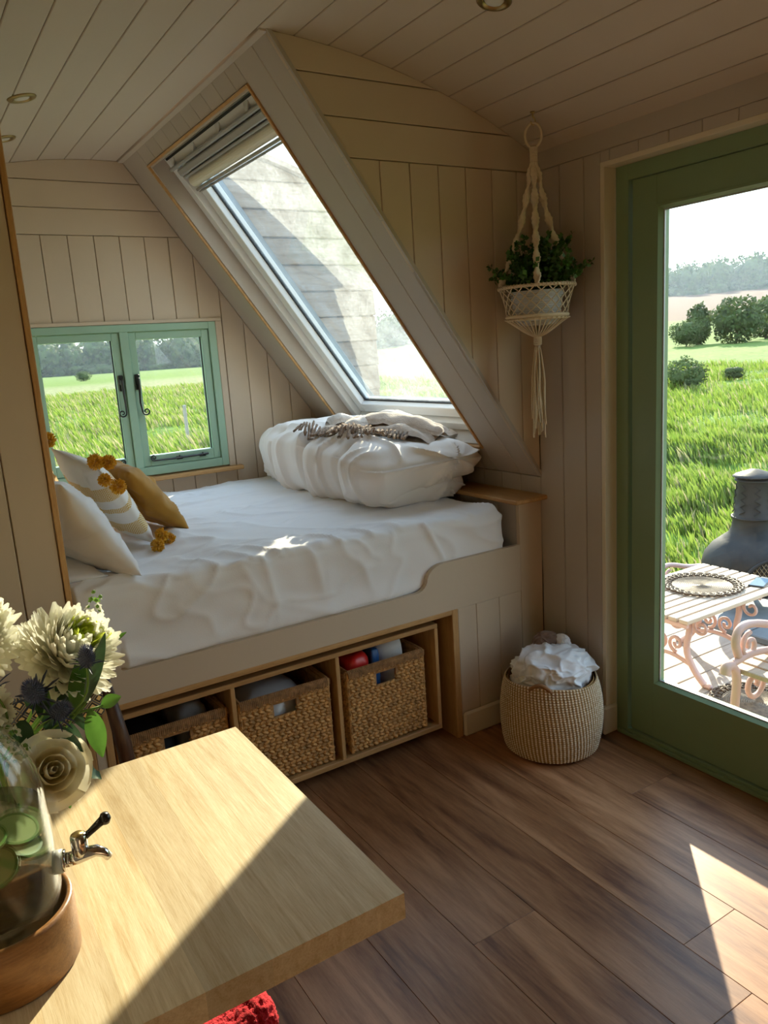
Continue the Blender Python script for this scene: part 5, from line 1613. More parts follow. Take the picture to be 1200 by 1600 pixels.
def chrysanthemum(c, ax, r, label, seed):
    root = empty('chrysanthemum', c); tag(root, label, 'flower', 'white chrysanthemums in the vase')
    q = np.random.default_rng(seed); A_, a1, a2 = basis(ax); base = Vector(c) - A_ * r * .35
    specs = [('outer_petals', 42, 1.95, 1.02, .0105), ('outer_petals', 46, 1.7, 1.05, .0105), ('outer_petals', 48, 1.45, 1.02, .010), ('outer_petals', 48, 1.22, 1.0, .010), ('middle_petals', 46, 1.0, .97, .0095), ('middle_petals', 42, .8, .94, .009), ('middle_petals', 30, .62, .90, .009), ('inner_petals', 28, .42, .86, .008), ('inner_petals', 22, .22, .80, .007), ('inner_petals', 12, .08, .74, .006)]
    for nm, n, tilt, lf_, wd in specs:
        mb = MB()
        for k in range(n):
            th = 2 * PI * (k + q.uniform(-.3, .3)) / n
            out = a1 * math.cos(th) + a2 * math.sin(th)
            petal_strip(mb, base + out * r * .05, A_, out, tilt + q.normal() * .10, r * lf_ * q.uniform(.9, 1.08), wd * r / .075, -.75 + q.normal() * .15 if tilt > .5 else -.2)
        mb.build(nm, M['petal_c'] if nm == 'inner_petals' else M['petal'], root, smooth=True)
    stem_to(root, base, A_)
chrysanthemum((0.204, 1.375, 1.032), (.42, -.5, .62), .089, 'large white chrysanthemum with lime centre leaning towards the bed', 1)
chrysanthemum((0.045, 1.415, 1.085), (-.15, -.55, .75), .079, 'white chrysanthemum standing highest in the vase', 2)
chrysanthemum((0.022, 1.295, 0.985), (.1, -.85, .3), .066, 'white chrysanthemum low over the dispenser', 3)
def rose(c, ax, r, label, seed):
    root = empty('rose', c); tag(root, label, 'flower', 'cream roses in the vase')
    q = np.random.default_rng(seed); A_, a1, a2 = basis(ax); base = Vector(c) - A_ * r * .8
    k = 0
    for ring_, (n, rad_, h, flare) in enumerate(((3, .14, 1.12, -.06), (4, .27, 1.14, -.04), (5, .42, 1.12, .02), (5, .60, 1.04, .10), (6, .80, .92, .24), (6, 1.0, .74, .42))):
        for j in range(n):
            th0 = 2 * PI * (j + .37 * ring_ + q.uniform(-.08, .08)) / n; span = 2 * PI / n * .82
            v = []; f = []; nu, nv = 8, 7
            for b_ in range(nv + 1):
                t = b_ / nv
                for a in range(nu + 1):
                    s = a / nu * 2 - 1
                    th = th0 + s * span
                    rr_ = r * rad_ * (math.sin(min(1, t * 1.25) * PI / 2) ** .7) * (1 + .06 * s * s) + r * flare * max(0, t - .55) ** 1.4 * 1.8
                    hh = r * 1.25 * h * t * (1 - .13 * abs(s) ** 2.5) - r * .22 * flare * max(0, t - .8) * 5
                    out = a1 * math.cos(th) + a2 * math.sin(th)
                    v.append(base + out * (rr_ + .002 * ring_) + A_ * (hh + .003 * math.sin(s * 5 + ring_)))
            for b_ in range(nv):
                for a in range(nu): i = b_ * (nu + 1) + a; f.append((i, i + 1, i + nu + 2, i + nu + 1))
            mesh_obj('petal', v, f, M['rose_c'] if ring_ in (1, 2, 3) and j % 2 == 0 else M['rose'], root, smooth=True)
    stem_to(root, base, A_)
rose((0.126, 1.285, 0.862), (.12, -.85, .46), .044, 'cream rose opening low in front of the vase', 1)
rose((-0.005, 1.36, 0.935), (-.3, -.8, .4), .045, 'cream rose half hidden among the chrysanthemums', 2)
def thistle(c, ax, r, label, seed):
    root = empty('sea_holly', c); tag(root, label, 'flower', 'blue sea holly heads in the vase')
    q = np.random.default_rng(seed); A_, a1, a2 = basis(ax); C0 = Vector(c)
    mb = MB()
    n = 230
    for k in range(n):
        t = (k + .5) / n; z = 1 - 1.75 * t; th = k * 2.39996
        rad_ = math.sqrt(max(0.02, 1 - z * z * .92))
        d = (a1 * math.cos(th) + a2 * math.sin(th)) * rad_ + A_ * z
        b0 = C0 + (a1 * math.cos(th) + a2 * math.sin(th)) * rad_ * r * .62 + A_ * z * r * 1.15
        tip = b0 + (d.normalized() * .75 + A_ * .3) * r * .42
        s = d.cross(A_); s = s.normalized() if s.length > 1e-4 else a1; w_ = r * .055; u_ = s.cross(d).normalized()
        mb.add([b0 + s * w_, b0 - s * w_ * .5 + u_ * w_ * .8, b0 - s * w_ * .5 - u_ * w_ * .8, tip], [(0, 1, 3), (1, 2, 3), (2, 0, 3)])
    mb.build('spines', M['thistle'], root)
    prf = [(math.sin(t) * r * .66, -math.cos(t) * r * 1.1) for t in np.linspace(0, PI, 12)]
    v, f = lathe_geo(prf, 16); R3 = Matrix((a1, a2, A_)).transposed()
    mesh_obj('cone', [C0 + R3 @ Vector(p) for p in v], f, M['thistle_d'], root, smooth=True)
    mb = MB()
    for k in range(11):
        th = 2 * PI * k / 11 + q.uniform(-.15, .15); out = a1 * math.cos(th) + a2 * math.sin(th)
        petal_strip(mb, C0 - A_ * r * .85, A_, out, 1.25 + q.normal() * .15, r * q.uniform(1.5, 2.1), r * .13, .25, n=4, cup=.8)
    mb.build('bracts', M['thistle_d'], root)
    stem_to(root, C0 - A_ * r, A_, r=.0018)
thistle((0.201, 1.262, 1.045), (.05, -.15, 1), .0165, 'blue sea holly head in front of the large white bloom', 1)
thistle((0.120, 1.285, 1.002), (-.25, -.6, .7), .022, 'spiky violet-blue sea holly head among dark leaves', 2)
thistle((0.152, 1.285, 0.958), (.35, -.6, .45), .019, 'lower blue sea holly head facing the dispenser', 3)
thistle((0.058, 1.27, 1.040), (-.3, -.3, .9), .017, 'blue sea holly head beside the low chrysanthemum', 4)
def stock_flower(c, ax, n, label, seed, ln=.06, r0=.014):
    root = empty('stock_flower', c); tag(root, label, 'flower', 'small white stock flowers in the vase')
    q = np.random.default_rng(seed); A_, a1, a2 = basis(ax)
    for k in range(n):
        t = k / max(1, n - 1); th = k * 2.4; rr_ = r0 * (1.15 - .7 * t)
        out = (a1 * math.cos(th) + a2 * math.sin(th)); cc = Vector(c) + A_ * ln * t + out * rr_ * .9
        fa = (out + A_ * .5).normalized(); _, b1, b2 = basis(fa); mb = MB()
        for j in range(5):
            a = 2 * PI * j / 5; o2 = b1 * math.cos(a) + b2 * math.sin(a)
            petal_strip(mb, cc, fa, o2, 1.0, rr_ * .95, rr_ * .42, .35, n=3)
        mb.build('floret', M['petal'] if t < .65 else M['sepal'], root, smooth=True)
        bud = MB(); bud.add(*lathe_geo([(0, -.003), (.0035, -.001), (.0035, .002), (0, .005)], 8, tuple(cc + fa * .002))); bud.build('floret_eye', M['sepal'], root, smooth=True)
    stem_to(root, Vector(c), A_, r=.002)
stock_flower((0.252, 1.475, 1.028), (.25, -.1, 1), 12, 'small white stock spike with green buds above the large bloom', 1, ln=.062)
stock_flower((0.070, 1.29, 0.938), (-.1, -.7, .6), 9, 'cluster of tiny white stock florets above the rose', 2, ln=.03, r0=.013)
stock_flower((0.084, 1.287, 0.908), (.3, -.8, .4), 6, 'few tiny white stock florets touching the rose', 3, ln=.022, r0=.012)
def leaf_obj(root, base, d, ln, wd, up=(0, 0, 1), bend=-.4, mat='lf', wav=0.0):
    d = Vector(d).normalized(); side = d.cross(Vector(up)); side = side.normalized() if side.length > 1e-3 else d.orthogonal().normalized()
    nrm = side.cross(d); v = []; f = []; n = 10; p = Vector(base); ang = 0
    for i in range(n + 1):
        t = i / n; dd = d * math.cos(ang) + nrm * math.sin(ang); nn = -d * math.sin(ang) + nrm * math.cos(ang)
        w_ = wd * math.sin(PI * min(.985, .04 + t * .96)) ** .75 * (1 - .25 * t)
        for s in (-1, -.5, 0, .5, 1): v.append(p + side * w_ * s + nn * (abs(s) * w_ * .22 + wav * w_ * math.sin(i * 1.7) * abs(s)))
        p = p + dd * ln / n; ang += bend / n
    for i in range(n):
        for j in range(4): a = i * 5 + j; f.append((a, a + 1, a + 6, a + 5))
    mesh_obj('leaf', v, f, M[mat], root, smooth=True)
def sprig(label, pts, leaves):
    root = empty('leafy_sprig', pts[-1]); tag(root, label, 'foliage sprig', 'leafy sprigs in the vase')
    mesh_obj('stem', *tube_geo([Vector(p) for p in pts], .0022, 6), M['sepal'], root, smooth=True)
    for lf_ in leaves: leaf_obj(root, *lf_)
VB = (VX, VY, TZ + .03); VR = (VX + .02, VY - .02, TZ + .21)
sprig('bright eucalyptus sprig hanging over the table edge side', [VB, VR, (.14, 1.34, .925), (.20, 1.325, .93), (.225, 1.32, .932)],
      [((.203, 1.322, .93), (.08, -.1, -1), .085, .019, (0, -1, 0), .2, 'lf'), ((.222, 1.32, .932), (.9, -.2, .35), .035, .016, (0, -.6, 1), -.2, 'lf'),
       ((.185, 1.325, .93), (.12, -.1, 1), .105, .020, (0, -1, .1), .1, 'lf'), ((.165, 1.34, .925), (-.1, .3, .9), .07, .02, (0, -1, 0), .2, 'lf')])
sprig('tall narrow olive-green leaf sprig beside the large bloom', [VB, VR, (.16, 1.34, .90), (.196, 1.30, .957)],
      [((.196, 1.30, .957), (.32, -.12, 1), .125, .017, (.5, -1, 0), .15, 'lf_dark'), ((.15, 1.345, .90), (-.2, .25, .7), .085, .017, (0, -1, .2), .2, 'lf_dark'), ((.17, 1.34, .91), (.1, -.2, -.8), .08, .014, (0, -1, 0), .2, 'lf_dark')])
sprig('dark leafy sprig under the blooms', [VB, VR, (.10, 1.34, .93)],
      [((.10, 1.335, .94), (-.2, -.3, -.9), .06, .020, (0, -1, .4), .2, 'lf_dark'), ((.11, 1.36, .955), (.7, .1, .1), .09, .028, (0, -1, .4), -.2, 'lf_dark'), ((.13, 1.33, .93), (.5, -.2, -.6), .085, .015, (0, -1, .1), .2, 'lf_dark'),
       ((.12, 1.36, .97), (.6, .1, -.1), .07, .02, (0, -.6, .8), -.1, 'lf_dark'), ((.06, 1.36, .95), (-.3, .2, -.5), .08, .018, (0, -1, .4), .1, 'lf_dark'), ((.16, 1.34, .99), (.3, -.1, -.9), .10, .015, (0, -1, 0), .1, 'lf_dark'),
       ])
sprig('short curled leaf sprig below the rose', [VB, VR, (.15, 1.33, .86), (.165, 1.32, .84)],
      [((.155, 1.325, .855), (.35, -.2, -.8), .06, .014, (0, -1, .2), -.5, 'lf_dark', .3), ((.165, 1.32, .84), (.75, -.2, -.45), .055, .013, (0, -.5, 1), -.6, 'lf_dark', .3), ((.14, 1.33, .84), (.1, -.2, -1), .07, .015, (0, -1, .2), .4, 'lf', .2)])
sprig('single small leaf poking past the large bloom', [VB, VR, (.18, 1.46, .93), (.27, 1.475, .985)],
      [((.27, 1.475, .985), (.85, -.1, .25), .045, .010, (0, -.5, 1), .2, 'lf')])
# ================================================================== outside: deck, furniture, meadow
DZ = -0.20
M['deck'] = wood('pale_decking', (0.34, 0.255, 0.195), (0.50, 0.40, 0.32), axis='X', scale=2, stretch=10, rough=0.7, rnd=0.10)
deck = box('deck', (2.30, -1.6, DZ - .12), (4.05, 3.1, DZ - .028), M['deck']); tag(deck, 'pale timber deck outside the glazed door', 'deck', kind='structure')
y = -1.6
while y < 3.0:
    box('plank', (2.30, y, DZ - .028), (4.05, y + .138, DZ), M['deck'], deck, .003); y += .144
steps = box('door_step', (2.26, -0.05, DZ - .0), (2.42, 1.95, -0.03), M['deck'], None, .004); tag(steps, 'timber step outside the door sill', 'step')
M['slate'] = simple('grey_slate', (0.16, 0.17, 0.18), rough=0.6, bump=.4, bscale=18, var=.2, vscale=6)
slab = empty('hearth', (4.35, 2.75, DZ)); tag(slab, 'grey stone slabs under the chiminea', 'hearth')
for i in range(2):
    for j in range(2): box('slab', (3.78 + i * .60, 1.86 + j * .56, DZ), (3.78 + i * .60 + .59, 1.86 + j * .56 + .55, DZ + .04), M['slate'], slab, .006)
box('plinth', (4.055, 1.87, -0.62), (4.96, 2.96, DZ), M['slate'], slab, .01)
M['pink'] = simple('pink_painted_iron', (0.60, 0.385, 0.34), rough=0.5, bump=.15, bscale=40)
M['slat'] = wood('bleached_slat', (0.38, 0.28, 0.20), (0.55, 0.43, 0.33), axis='X', scale=2, stretch=10, rough=0.7, rnd=0.08)
def flatbar(pts, w, t): return tube_geo(pts, 1.0, 8, squash=(w, t, 0))
def bar(mb, pts, r): mb.add(*tube_geo(smooth_path(pts), r, 8))
def smooth_path(pts, it=2):
    P_ = [Vector(p) for p in pts]
    for _ in range(it):
        Q = [P_[0]]
        for a, b_ in zip(P_[:-1], P_[1:]): Q += [a.lerp(b_, .25), a.lerp(b_, .75)]
        Q.append(P_[-1]); P_ = Q
    return P_
def spiral(mb, c, r, turns, start, plane, rr_, flip=1):
    pts = []
    for i in range(26):
        t = i / 25; a = start + flip * turns * 2 * PI * t; q = r * (1 - .8 * t)
        d = (q * math.cos(a), q * math.sin(a))
        pts.append((c[0], c[1] + d[0], c[2] + d[1]) if plane == 'YZ' else (c[0] + d[0], c[1], c[2] + d[1]))
    mb.add(*tube_geo(pts, rr_, 8))
gt = empty('garden_table', (3.32, 2.39, DZ)); tag(gt, 'low slatted garden table with pink scrolled iron legs on the deck', 'table')
GX0, GX1, GY0_, GY1_, GZ = 2.897, 3.736, 2.123, 2.657, 0.20
ny = 9; pit_ = (GY1_ - GY0_) / ny
for k in range(ny): box('slat', (GX0, GY0_ + k * pit_ + .006, GZ - .02), (GX1, GY0_ + (k + 1) * pit_ - .006, GZ), M['slat'], gt, .003)
for X in (3.10, 3.50):
    fr_ = MB()
    bar(fr_, [(X, GY0_ + .03, GZ - .032), (X, GY1_ - .03, GZ - .032)], .012)
    for s in (-1, 1):
        yc = (GY0_ + GY1_) / 2
        bar(fr_, [(X, yc + s * .10, GZ - .03), (X, yc + s * .13, GZ - .12), (X, yc + s * .10, GZ - .24), (X, yc + s * .16, GZ - .34), (X, yc + s * .215, DZ + .012)], .016)
        bar(fr_, [(X, yc + s * .215, DZ + .012), (X, yc + s * .25, DZ + .012)], .013)
        spiral(fr_, (X, yc + s * .055, GZ - .10), .05, 1.3, PI / 2, 'YZ', .009, s)
        spiral(fr_, (X, yc + s * .05, GZ - .22), .045, 1.3, -PI / 2, 'YZ', .009, -s)
        spiral(fr_, (X, yc + s * .19, GZ - .10), .05, 1.2, PI / 2, 'YZ', .008, s)
    bar(fr_, [(X, (GY0_ + GY1_) / 2 - .15, GZ - .31), (X, (GY0_ + GY1_) / 2, GZ - .27), (X, (GY0_ + GY1_) / 2 + .15, GZ - .31)], .012)
    fr_.build('scrolled_leg_frame', M['pink'], gt, smooth=True)
box('edge_rail', (GX0 + .01, GY0_ + .02, GZ - .045), (GX0 + .035, GY1_ - .02, GZ - .021), M['pink'], gt, .004)
def bench(name, y_end, y_other, xa, flip, label, DZ=DZ, back=True):
    """bench along Y; end frames span X; xa = x of the front edge, seat runs towards flip*X"""
    r = empty(name, (xa + flip * .25, (y_end + y_other) / 2, DZ)); tag(r, label, 'bench')
    for yv in (y_end, y_other):
        m_ = MB()
        X = lambda d: xa + flip * d
        bar(m_, [(X(.02), yv, DZ), (X(.07), yv, DZ + .10), (X(.04), yv, DZ + .24), (X(.06), yv, DZ + .40), (X(.02), yv, DZ + .45)], .017)      # front leg
        bar(m_, [(X(.02), yv, DZ + .45), (X(-.015), yv, DZ + .455), (X(-.02), yv, DZ + .425)], .020)
        bar(m_, [(X(.02), yv, DZ + .455), (X(.15), yv, DZ + .47), (X(.34), yv, DZ + .43)], .015)
        bar(m_, [(X(.06), yv, DZ + .475), (X(.03), yv, DZ + .54), (X(.06), yv, DZ + .59), (X(.14), yv, DZ + .59), (X(.30), yv, DZ + .54), (X(.44), yv, DZ + .52)], .016)   # arm
        spiral(m_, ((X(.13)), yv, DZ + .50), .055, 1.3, PI / 2, 'XZ', .010, flip)
        spiral(m_, ((X(.17)), yv, DZ + .33), .075, 1.35, PI / 2, 'XZ', .011, -flip)
        spiral(m_, ((X(.15)), yv, DZ + .15), .065, 1.3, -PI / 2, 'XZ', .010, flip)
        bar(m_, [(X(.44), yv, DZ + (.80 if back else .52)), (X(.42), yv, DZ + .5), (X(.36), yv, DZ + .36), (X(.38), yv, DZ + .2), (X(.46), yv, DZ)], .017)
        bar(m_, [(X(.06), yv, DZ + .10), (X(.2), yv, DZ + .07), (X(.39), yv, DZ + .12)], .012)
        m_.build('scrolled_end_frame', M['pink'], r, smooth=True)
    a, b_ = sorted((y_end, y_other))
    for k in range(5): box('seat_slat', (min(xa + flip * (.06 + k * .07), xa + flip * (.06 + k * .07 + .058)), a - .03, DZ + .405), (max(xa + flip * (.06 + k * .07), xa + flip * (.06 + k * .07 + .058)), b_ + .03, DZ + .425), M['slat'], r, .003)
    for k in range(4 if back else 0): box('back_slat', (xa + flip * .45 - .008, a - .03, DZ + .48 + k * .08), (xa + flip * .45 + .008, b_ + .03, DZ + .545 + k * .08), M['slat'], r, .003)
    return r
bench('garden_bench', 1.655, 0.55, 2.50, 1, 'pink scrolled iron garden bench beside the door step')
bench('garden_bench', 3.16, 4.1, 3.98, 1, 'backless pink iron bench with rounded arm on the far side of the garden table', DZ=-.58, back=False)
def placemat(c, label):
    r = empty('placemat', c); tag(r, label, 'placemat', 'round woven placemats outside')
    prf = []
    for i in range(64):
        t = i / 63; prf.append((.002 + .150 * t, .004 + .0022 * math.sin(t * 16 * 2 * PI)))
    mesh_obj('woven_disc', *lathe_geo([(0, 0), (.155, 0)] + prf[::-1], 64), M['mat_light'], None, smooth=True).parent = r
    mb = MB()
    for k in range(30):
        a = 2 * PI * k / 30
        pts = [(.150 * math.cos(a), .150 * math.sin(a), .006), (.185 * math.cos(a - .08), .185 * math.sin(a - .08), .010), (.200 * math.cos(a + .04), .200 * math.sin(a + .04), .009), (.185 * math.cos(a + .16), .185 * math.sin(a + .16), .010), (.150 * math.cos(a + .10), .150 * math.sin(a + .10), .006)]
        mb.add(*tube_geo(smooth_path(pts, 1), .006, 6)); mb.add(*tube_geo([(x * .9, y_ * .9, z_) for x, y_, z_ in pts[1:4]], .005, 6))
    mb.build('braided_border', M['mat_dark'], None, smooth=True).parent = r
M['mat_light'] = simple('pale_rattan', (0.15, 0.098, 0.055), rough=0.6, bump=.6, bscale=90, var=.4, vscale=50)
M['mat_dark'] = simple('brown_rattan', (0.085, 0.05, 0.026), rough=0.6, var=.3, vscale=40)
placemat((3.385, 2.404, GZ + .001), 'round brown woven placemat on the slatted garden table')
placemat((3.13, 1.93, DZ + .001), 'round brown woven placemat lying on the deck by the pink bench')
ph = empty('phone', (3.62, 2.235, GZ), (0, 0, .3)); tag(ph, 'dark slim phone lying on the garden table', 'phone')
o = box('case', (-.075, -.038, 0.0005), (.075, .038, .008), M['black_pl'], None, .003); o.parent = ph
M['screen'] = simple('phone_glass', (.25, .32, .38), rough=.05); o = box('screen', (-.070, -.034, .008), (.070, .034, .0086), M['screen'], None, .0002); o.parent = ph
# chiminea
CX, CYc, CZ = 4.22, 2.665, DZ + .04
M['cast'] = simple('weathered_cast_iron', (0.026, 0.024, 0.023), rough=0.55, metal=0.0, spec=.2, bump=.25, bscale=40, var=.35, vscale=10)
M['mesh'] = simple('bronze_mesh', (0.16, 0.11, 0.06), rough=0.4, metal=.6)
cm_ = empty('chiminea', (CX, CYc, CZ)); tag(cm_, 'black cast iron chiminea with conical rain cap', 'chiminea')
prf = [(0.0, .07), (.12, .07), (.17, .09), (.235, .14), (.275, .21), (.28, .26), (.265, .32), (.225, .375), (.175, .415), (.135, .445), (.118, .48), (.110, .53), (.112, .54), (.112, .555), (.106, .56), (.099, .66), (.094, .76), (.098, .765), (.098, .775), (.09, .78), (.083, .78), (.083, .60)]
mesh_obj('body', *lathe_geo(prf, 48, (CX, CYc, CZ)), M['cast'], cm_, smooth=True)
mesh_obj('rain_cap', *lathe_geo([(0, .835), (.03, .83), (.10, .805), (.118, .795), (.118, .790), (0, .80)], 40, (CX, CYc, CZ)), M['cast'], cm_, smooth=True)
for a in (0.3, 1.87, 3.44, 5.0): mesh_obj('cap_post', *tube_geo([(CX + .07 * math.cos(a), CYc + .07 * math.sin(a), CZ + .77), (CX + .07 * math.cos(a), CYc + .07 * math.sin(a), CZ + .81)], .007, 8), M['cast'], cm_)
for z_, r_ in ((.548, .115), (.77, .100)): mesh_obj('collar', *tube_geo([(CX + r_ * math.cos(t), CYc + r_ * math.sin(t), CZ + z_) for t in np.linspace(0, 2 * PI, 40, endpoint=False)], .007, 8, closed=True), M['cast'], cm_, smooth=True)
mb = MB()                                      # cast zigzag relief on the flue
for k in range(8):
    a = 2 * PI * k / 8; pts = []
    for i in range(9):
        t = i / 8; aa_ = a + (.16 if i % 2 else -.16); r_ = .1105 - .014 * t + .001; pts.append((CX + r_ * math.cos(aa_), CYc + r_ * math.sin(aa_), CZ + .575 + .17 * t))
    mb.add(*tube_geo(pts, .0035, 5))
mb.build('zigzag_relief', M['cast'], cm_)
fa = math.atan2(-.70, -.72) + .25              # firebox mouth faces the hut
def on_body(a, z):
    for (r0, z0_), (r1, z1_) in zip(prf[:-1], prf[1:]):
        if z0_ <= z <= z1_ and z1_ > z0_: return r0 + (r1 - r0) * (z - z0_) / (z1_ - z0_)
    return .25
mb = MB(); mb2 = MB(); N_ = 28; arch = []
for i in range(N_ + 1):
    t = i / N_; a = fa + .62 * math.cos(PI * t); z_ = .14 + .205 * math.sin(PI * t) ** .8; r_ = on_body(a, z_) + .008
    arch.append((CX + r_ * math.cos(a), CYc + r_ * math.sin(a), CZ + z_))
mb.add(*tube_geo(arch, .011, 8)); mb.build('mouth_arch', M['cast'], cm_, smooth=True)
for k in range(22):
    for s in (-1, 1):
        pts = []
        for i in range(12):
            t = i / 11; da = -.9 + 1.8 * (k / 21) + s * (t - .5) * .5; z_ = .14 + .20 * t
            lim_ = .62 * math.sqrt(max(0, 1 - (max(0, z_ - .14) / .205) ** 2.2))
            if abs(da) < lim_: r_ = on_body(fa + da, z_) + .006; pts.append((CX + r_ * math.cos(fa + da), CYc + r_ * math.sin(fa + da), CZ + z_))
        if len(pts) > 2: mb2.add(*tube_geo(pts, .0024, 4))
mb2.build('spark_screen', M['mesh'], cm_)
for a in (.5, 2.6, 4.7): mesh_obj('foot', *tube_geo([(CX + .15 * math.cos(a), CYc + .15 * math.sin(a), CZ + .10), (CX + .19 * math.cos(a), CYc + .19 * math.sin(a), CZ + .0)], [.02, .014], 8), M['cast'], cm_, smooth=True)

# ---- meadow, rising to a ploughed field and woods
GZ0 = -0.55
def ground_h(x, y):
    r = np.hypot(x, y); az = np.degrees(np.arctan2(x, y))
    hill = smoothstep(22, 46, az) * smoothstep(150, 100, az)
    near = smoothstep(5.0, 8.0, r)
    p2 = np.stack([x * .55, y * .55, np.zeros_like(x)], -1)
    z = GZ0 + near * (0.10 * vnoise(p2) + 0.10 * np.maximum(0, vnoise(p2 * 2.3 + 5)) + 0.05 * vnoise(p2 * 5 + 2)) * smoothstep(220, 40, r)
    z = z + 0.25 * vnoise(np.stack([x * .06, y * .06, np.zeros_like(x)], -1)) * smoothstep(12, 30, r) * smoothstep(300, 100, r)
    z = z + hill * (smoothstep(70, 260, r) * 4.2 + smoothstep(200, 560, r) * 19)
    return z
rings = [0.5]; 
while rings[-1] < 1800: rings.append(max(rings[-1] * 1.028, rings[-1] + .12))
rings = np.array(rings); fine = np.radians(np.arange(0, 72, .45)); coarse = np.radians(np.arange(72, 360, 4.0)); azs = np.concatenate([fine, coarse])
Rg, Azg = np.meshgrid(rings, azs, indexing='ij')
Xg, Yg = Rg * np.sin(Azg), Rg * np.cos(Azg)
Zg_ = ground_h(Xg, Yg)
Vg_ = np.stack([Xg, Yg, Zg_], -1).reshape(-1, 3); nr_, nz2 = Rg.shape
ids = np.arange(nr_ * nz2).reshape(nr_, nz2)
Fg = np.stack([ids[:-1], ids[1:], np.roll(ids, -1, 1)[1:], np.roll(ids, -1, 1)[:-1]], -1).reshape(-1, 4)
azd = np.degrees(Azg); hillm = smoothstep(22, 46, azd) * (azd < 130)
n1 = vnoise(np.stack([Xg * .35, Yg * .35, Zg_ * 0], -1)); n2 = vnoise(np.stack([Xg * 1.6, Yg * 1.6, Zg_ * 0 + 3], -1)); n3 = vnoise(np.stack([Xg * .03, Yg * .09, Zg_ * 0 + 7], -1))
base = np.array([0.12, 0.19, 0.03]); lush = np.array([0.07, 0.15, 0.018]); straw = np.array([0.21, 0.21, 0.10]); bright = np.array([0.105, 0.165, 0.024]); plough = np.array([0.105, 0.052, 0.033])
def mixc(a, b_, t): return a * (1 - t[..., None]) + b_ * t[..., None]
Cg = np.broadcast_to(base, Xg.shape + (3,)).copy()
Cg = mixc(Cg, lush, np.clip(.5 + .9 * n1, 0, 1) * .7); Cg = mixc(Cg, bright, np.clip(n2, 0, 1) * .6)
Cg = mixc(Cg, np.broadcast_to(straw, Cg.shape), smoothstep(38, 55, Rg + 8 * n1) * smoothstep(120, 85, Rg) * (1 - .75 * hillm) * .85)
Cg = mixc(Cg, np.broadcast_to(bright, Cg.shape), smoothstep(85, 120, Rg) * .999)
pl = hillm * smoothstep(232, 240, Rg + .6 * (azd - 50)) * smoothstep(530, 520, Rg)
Cg = mixc(Cg, np.broadcast_to(plough, Cg.shape), pl)
m, nt, b = new_mat('meadow_ground'); M['meadow'] = m
at = nt.nodes.new('ShaderNodeAttribute'); at.attribute_name = 'tone'
tc = nt.nodes.new('ShaderNodeTexCoord'); no = nt.nodes.new('ShaderNodeTexNoise'); no.inputs['Scale'].default_value = 3.0; no.inputs['Detail'].default_value = 8; L(nt, tc.outputs['Object'], no.inputs['Vector'])
mr = nt.nodes.new('ShaderNodeMapRange'); mr.inputs['From Min'].default_value = .3; mr.inputs['From Max'].default_value = .7; mr.inputs['To Min'].default_value = .6; mr.inputs['To Max'].default_value = 1.35; L(nt, no.outputs[0], mr.inputs['Value'])
vm = nt.nodes.new('ShaderNodeVectorMath'); vm.operation = 'SCALE'; L(nt, at.outputs['Color'], vm.inputs[0]); L(nt, mr.outputs[0], vm.inputs['Scale']); L(nt, vm.outputs[0], b.inputs['Base Color']); b.inputs['Roughness'].default_value = .95; b.inputs['Specular IOR Level'].default_value = .1
meadow = mesh_obj('ground', Vg_, Fg, M['meadow'], None, smooth=True); tag(meadow, 'rough green meadow rising to a brown ploughed field', 'meadow', kind='structure')
ca = meadow.data.attributes.new('tone', 'FLOAT_COLOR', 'POINT'); ca.data.foreach_set('color', np.concatenate([Cg.reshape(-1, 3), np.ones((Cg.size // 3, 1))], 1).ravel().astype(np.float32))
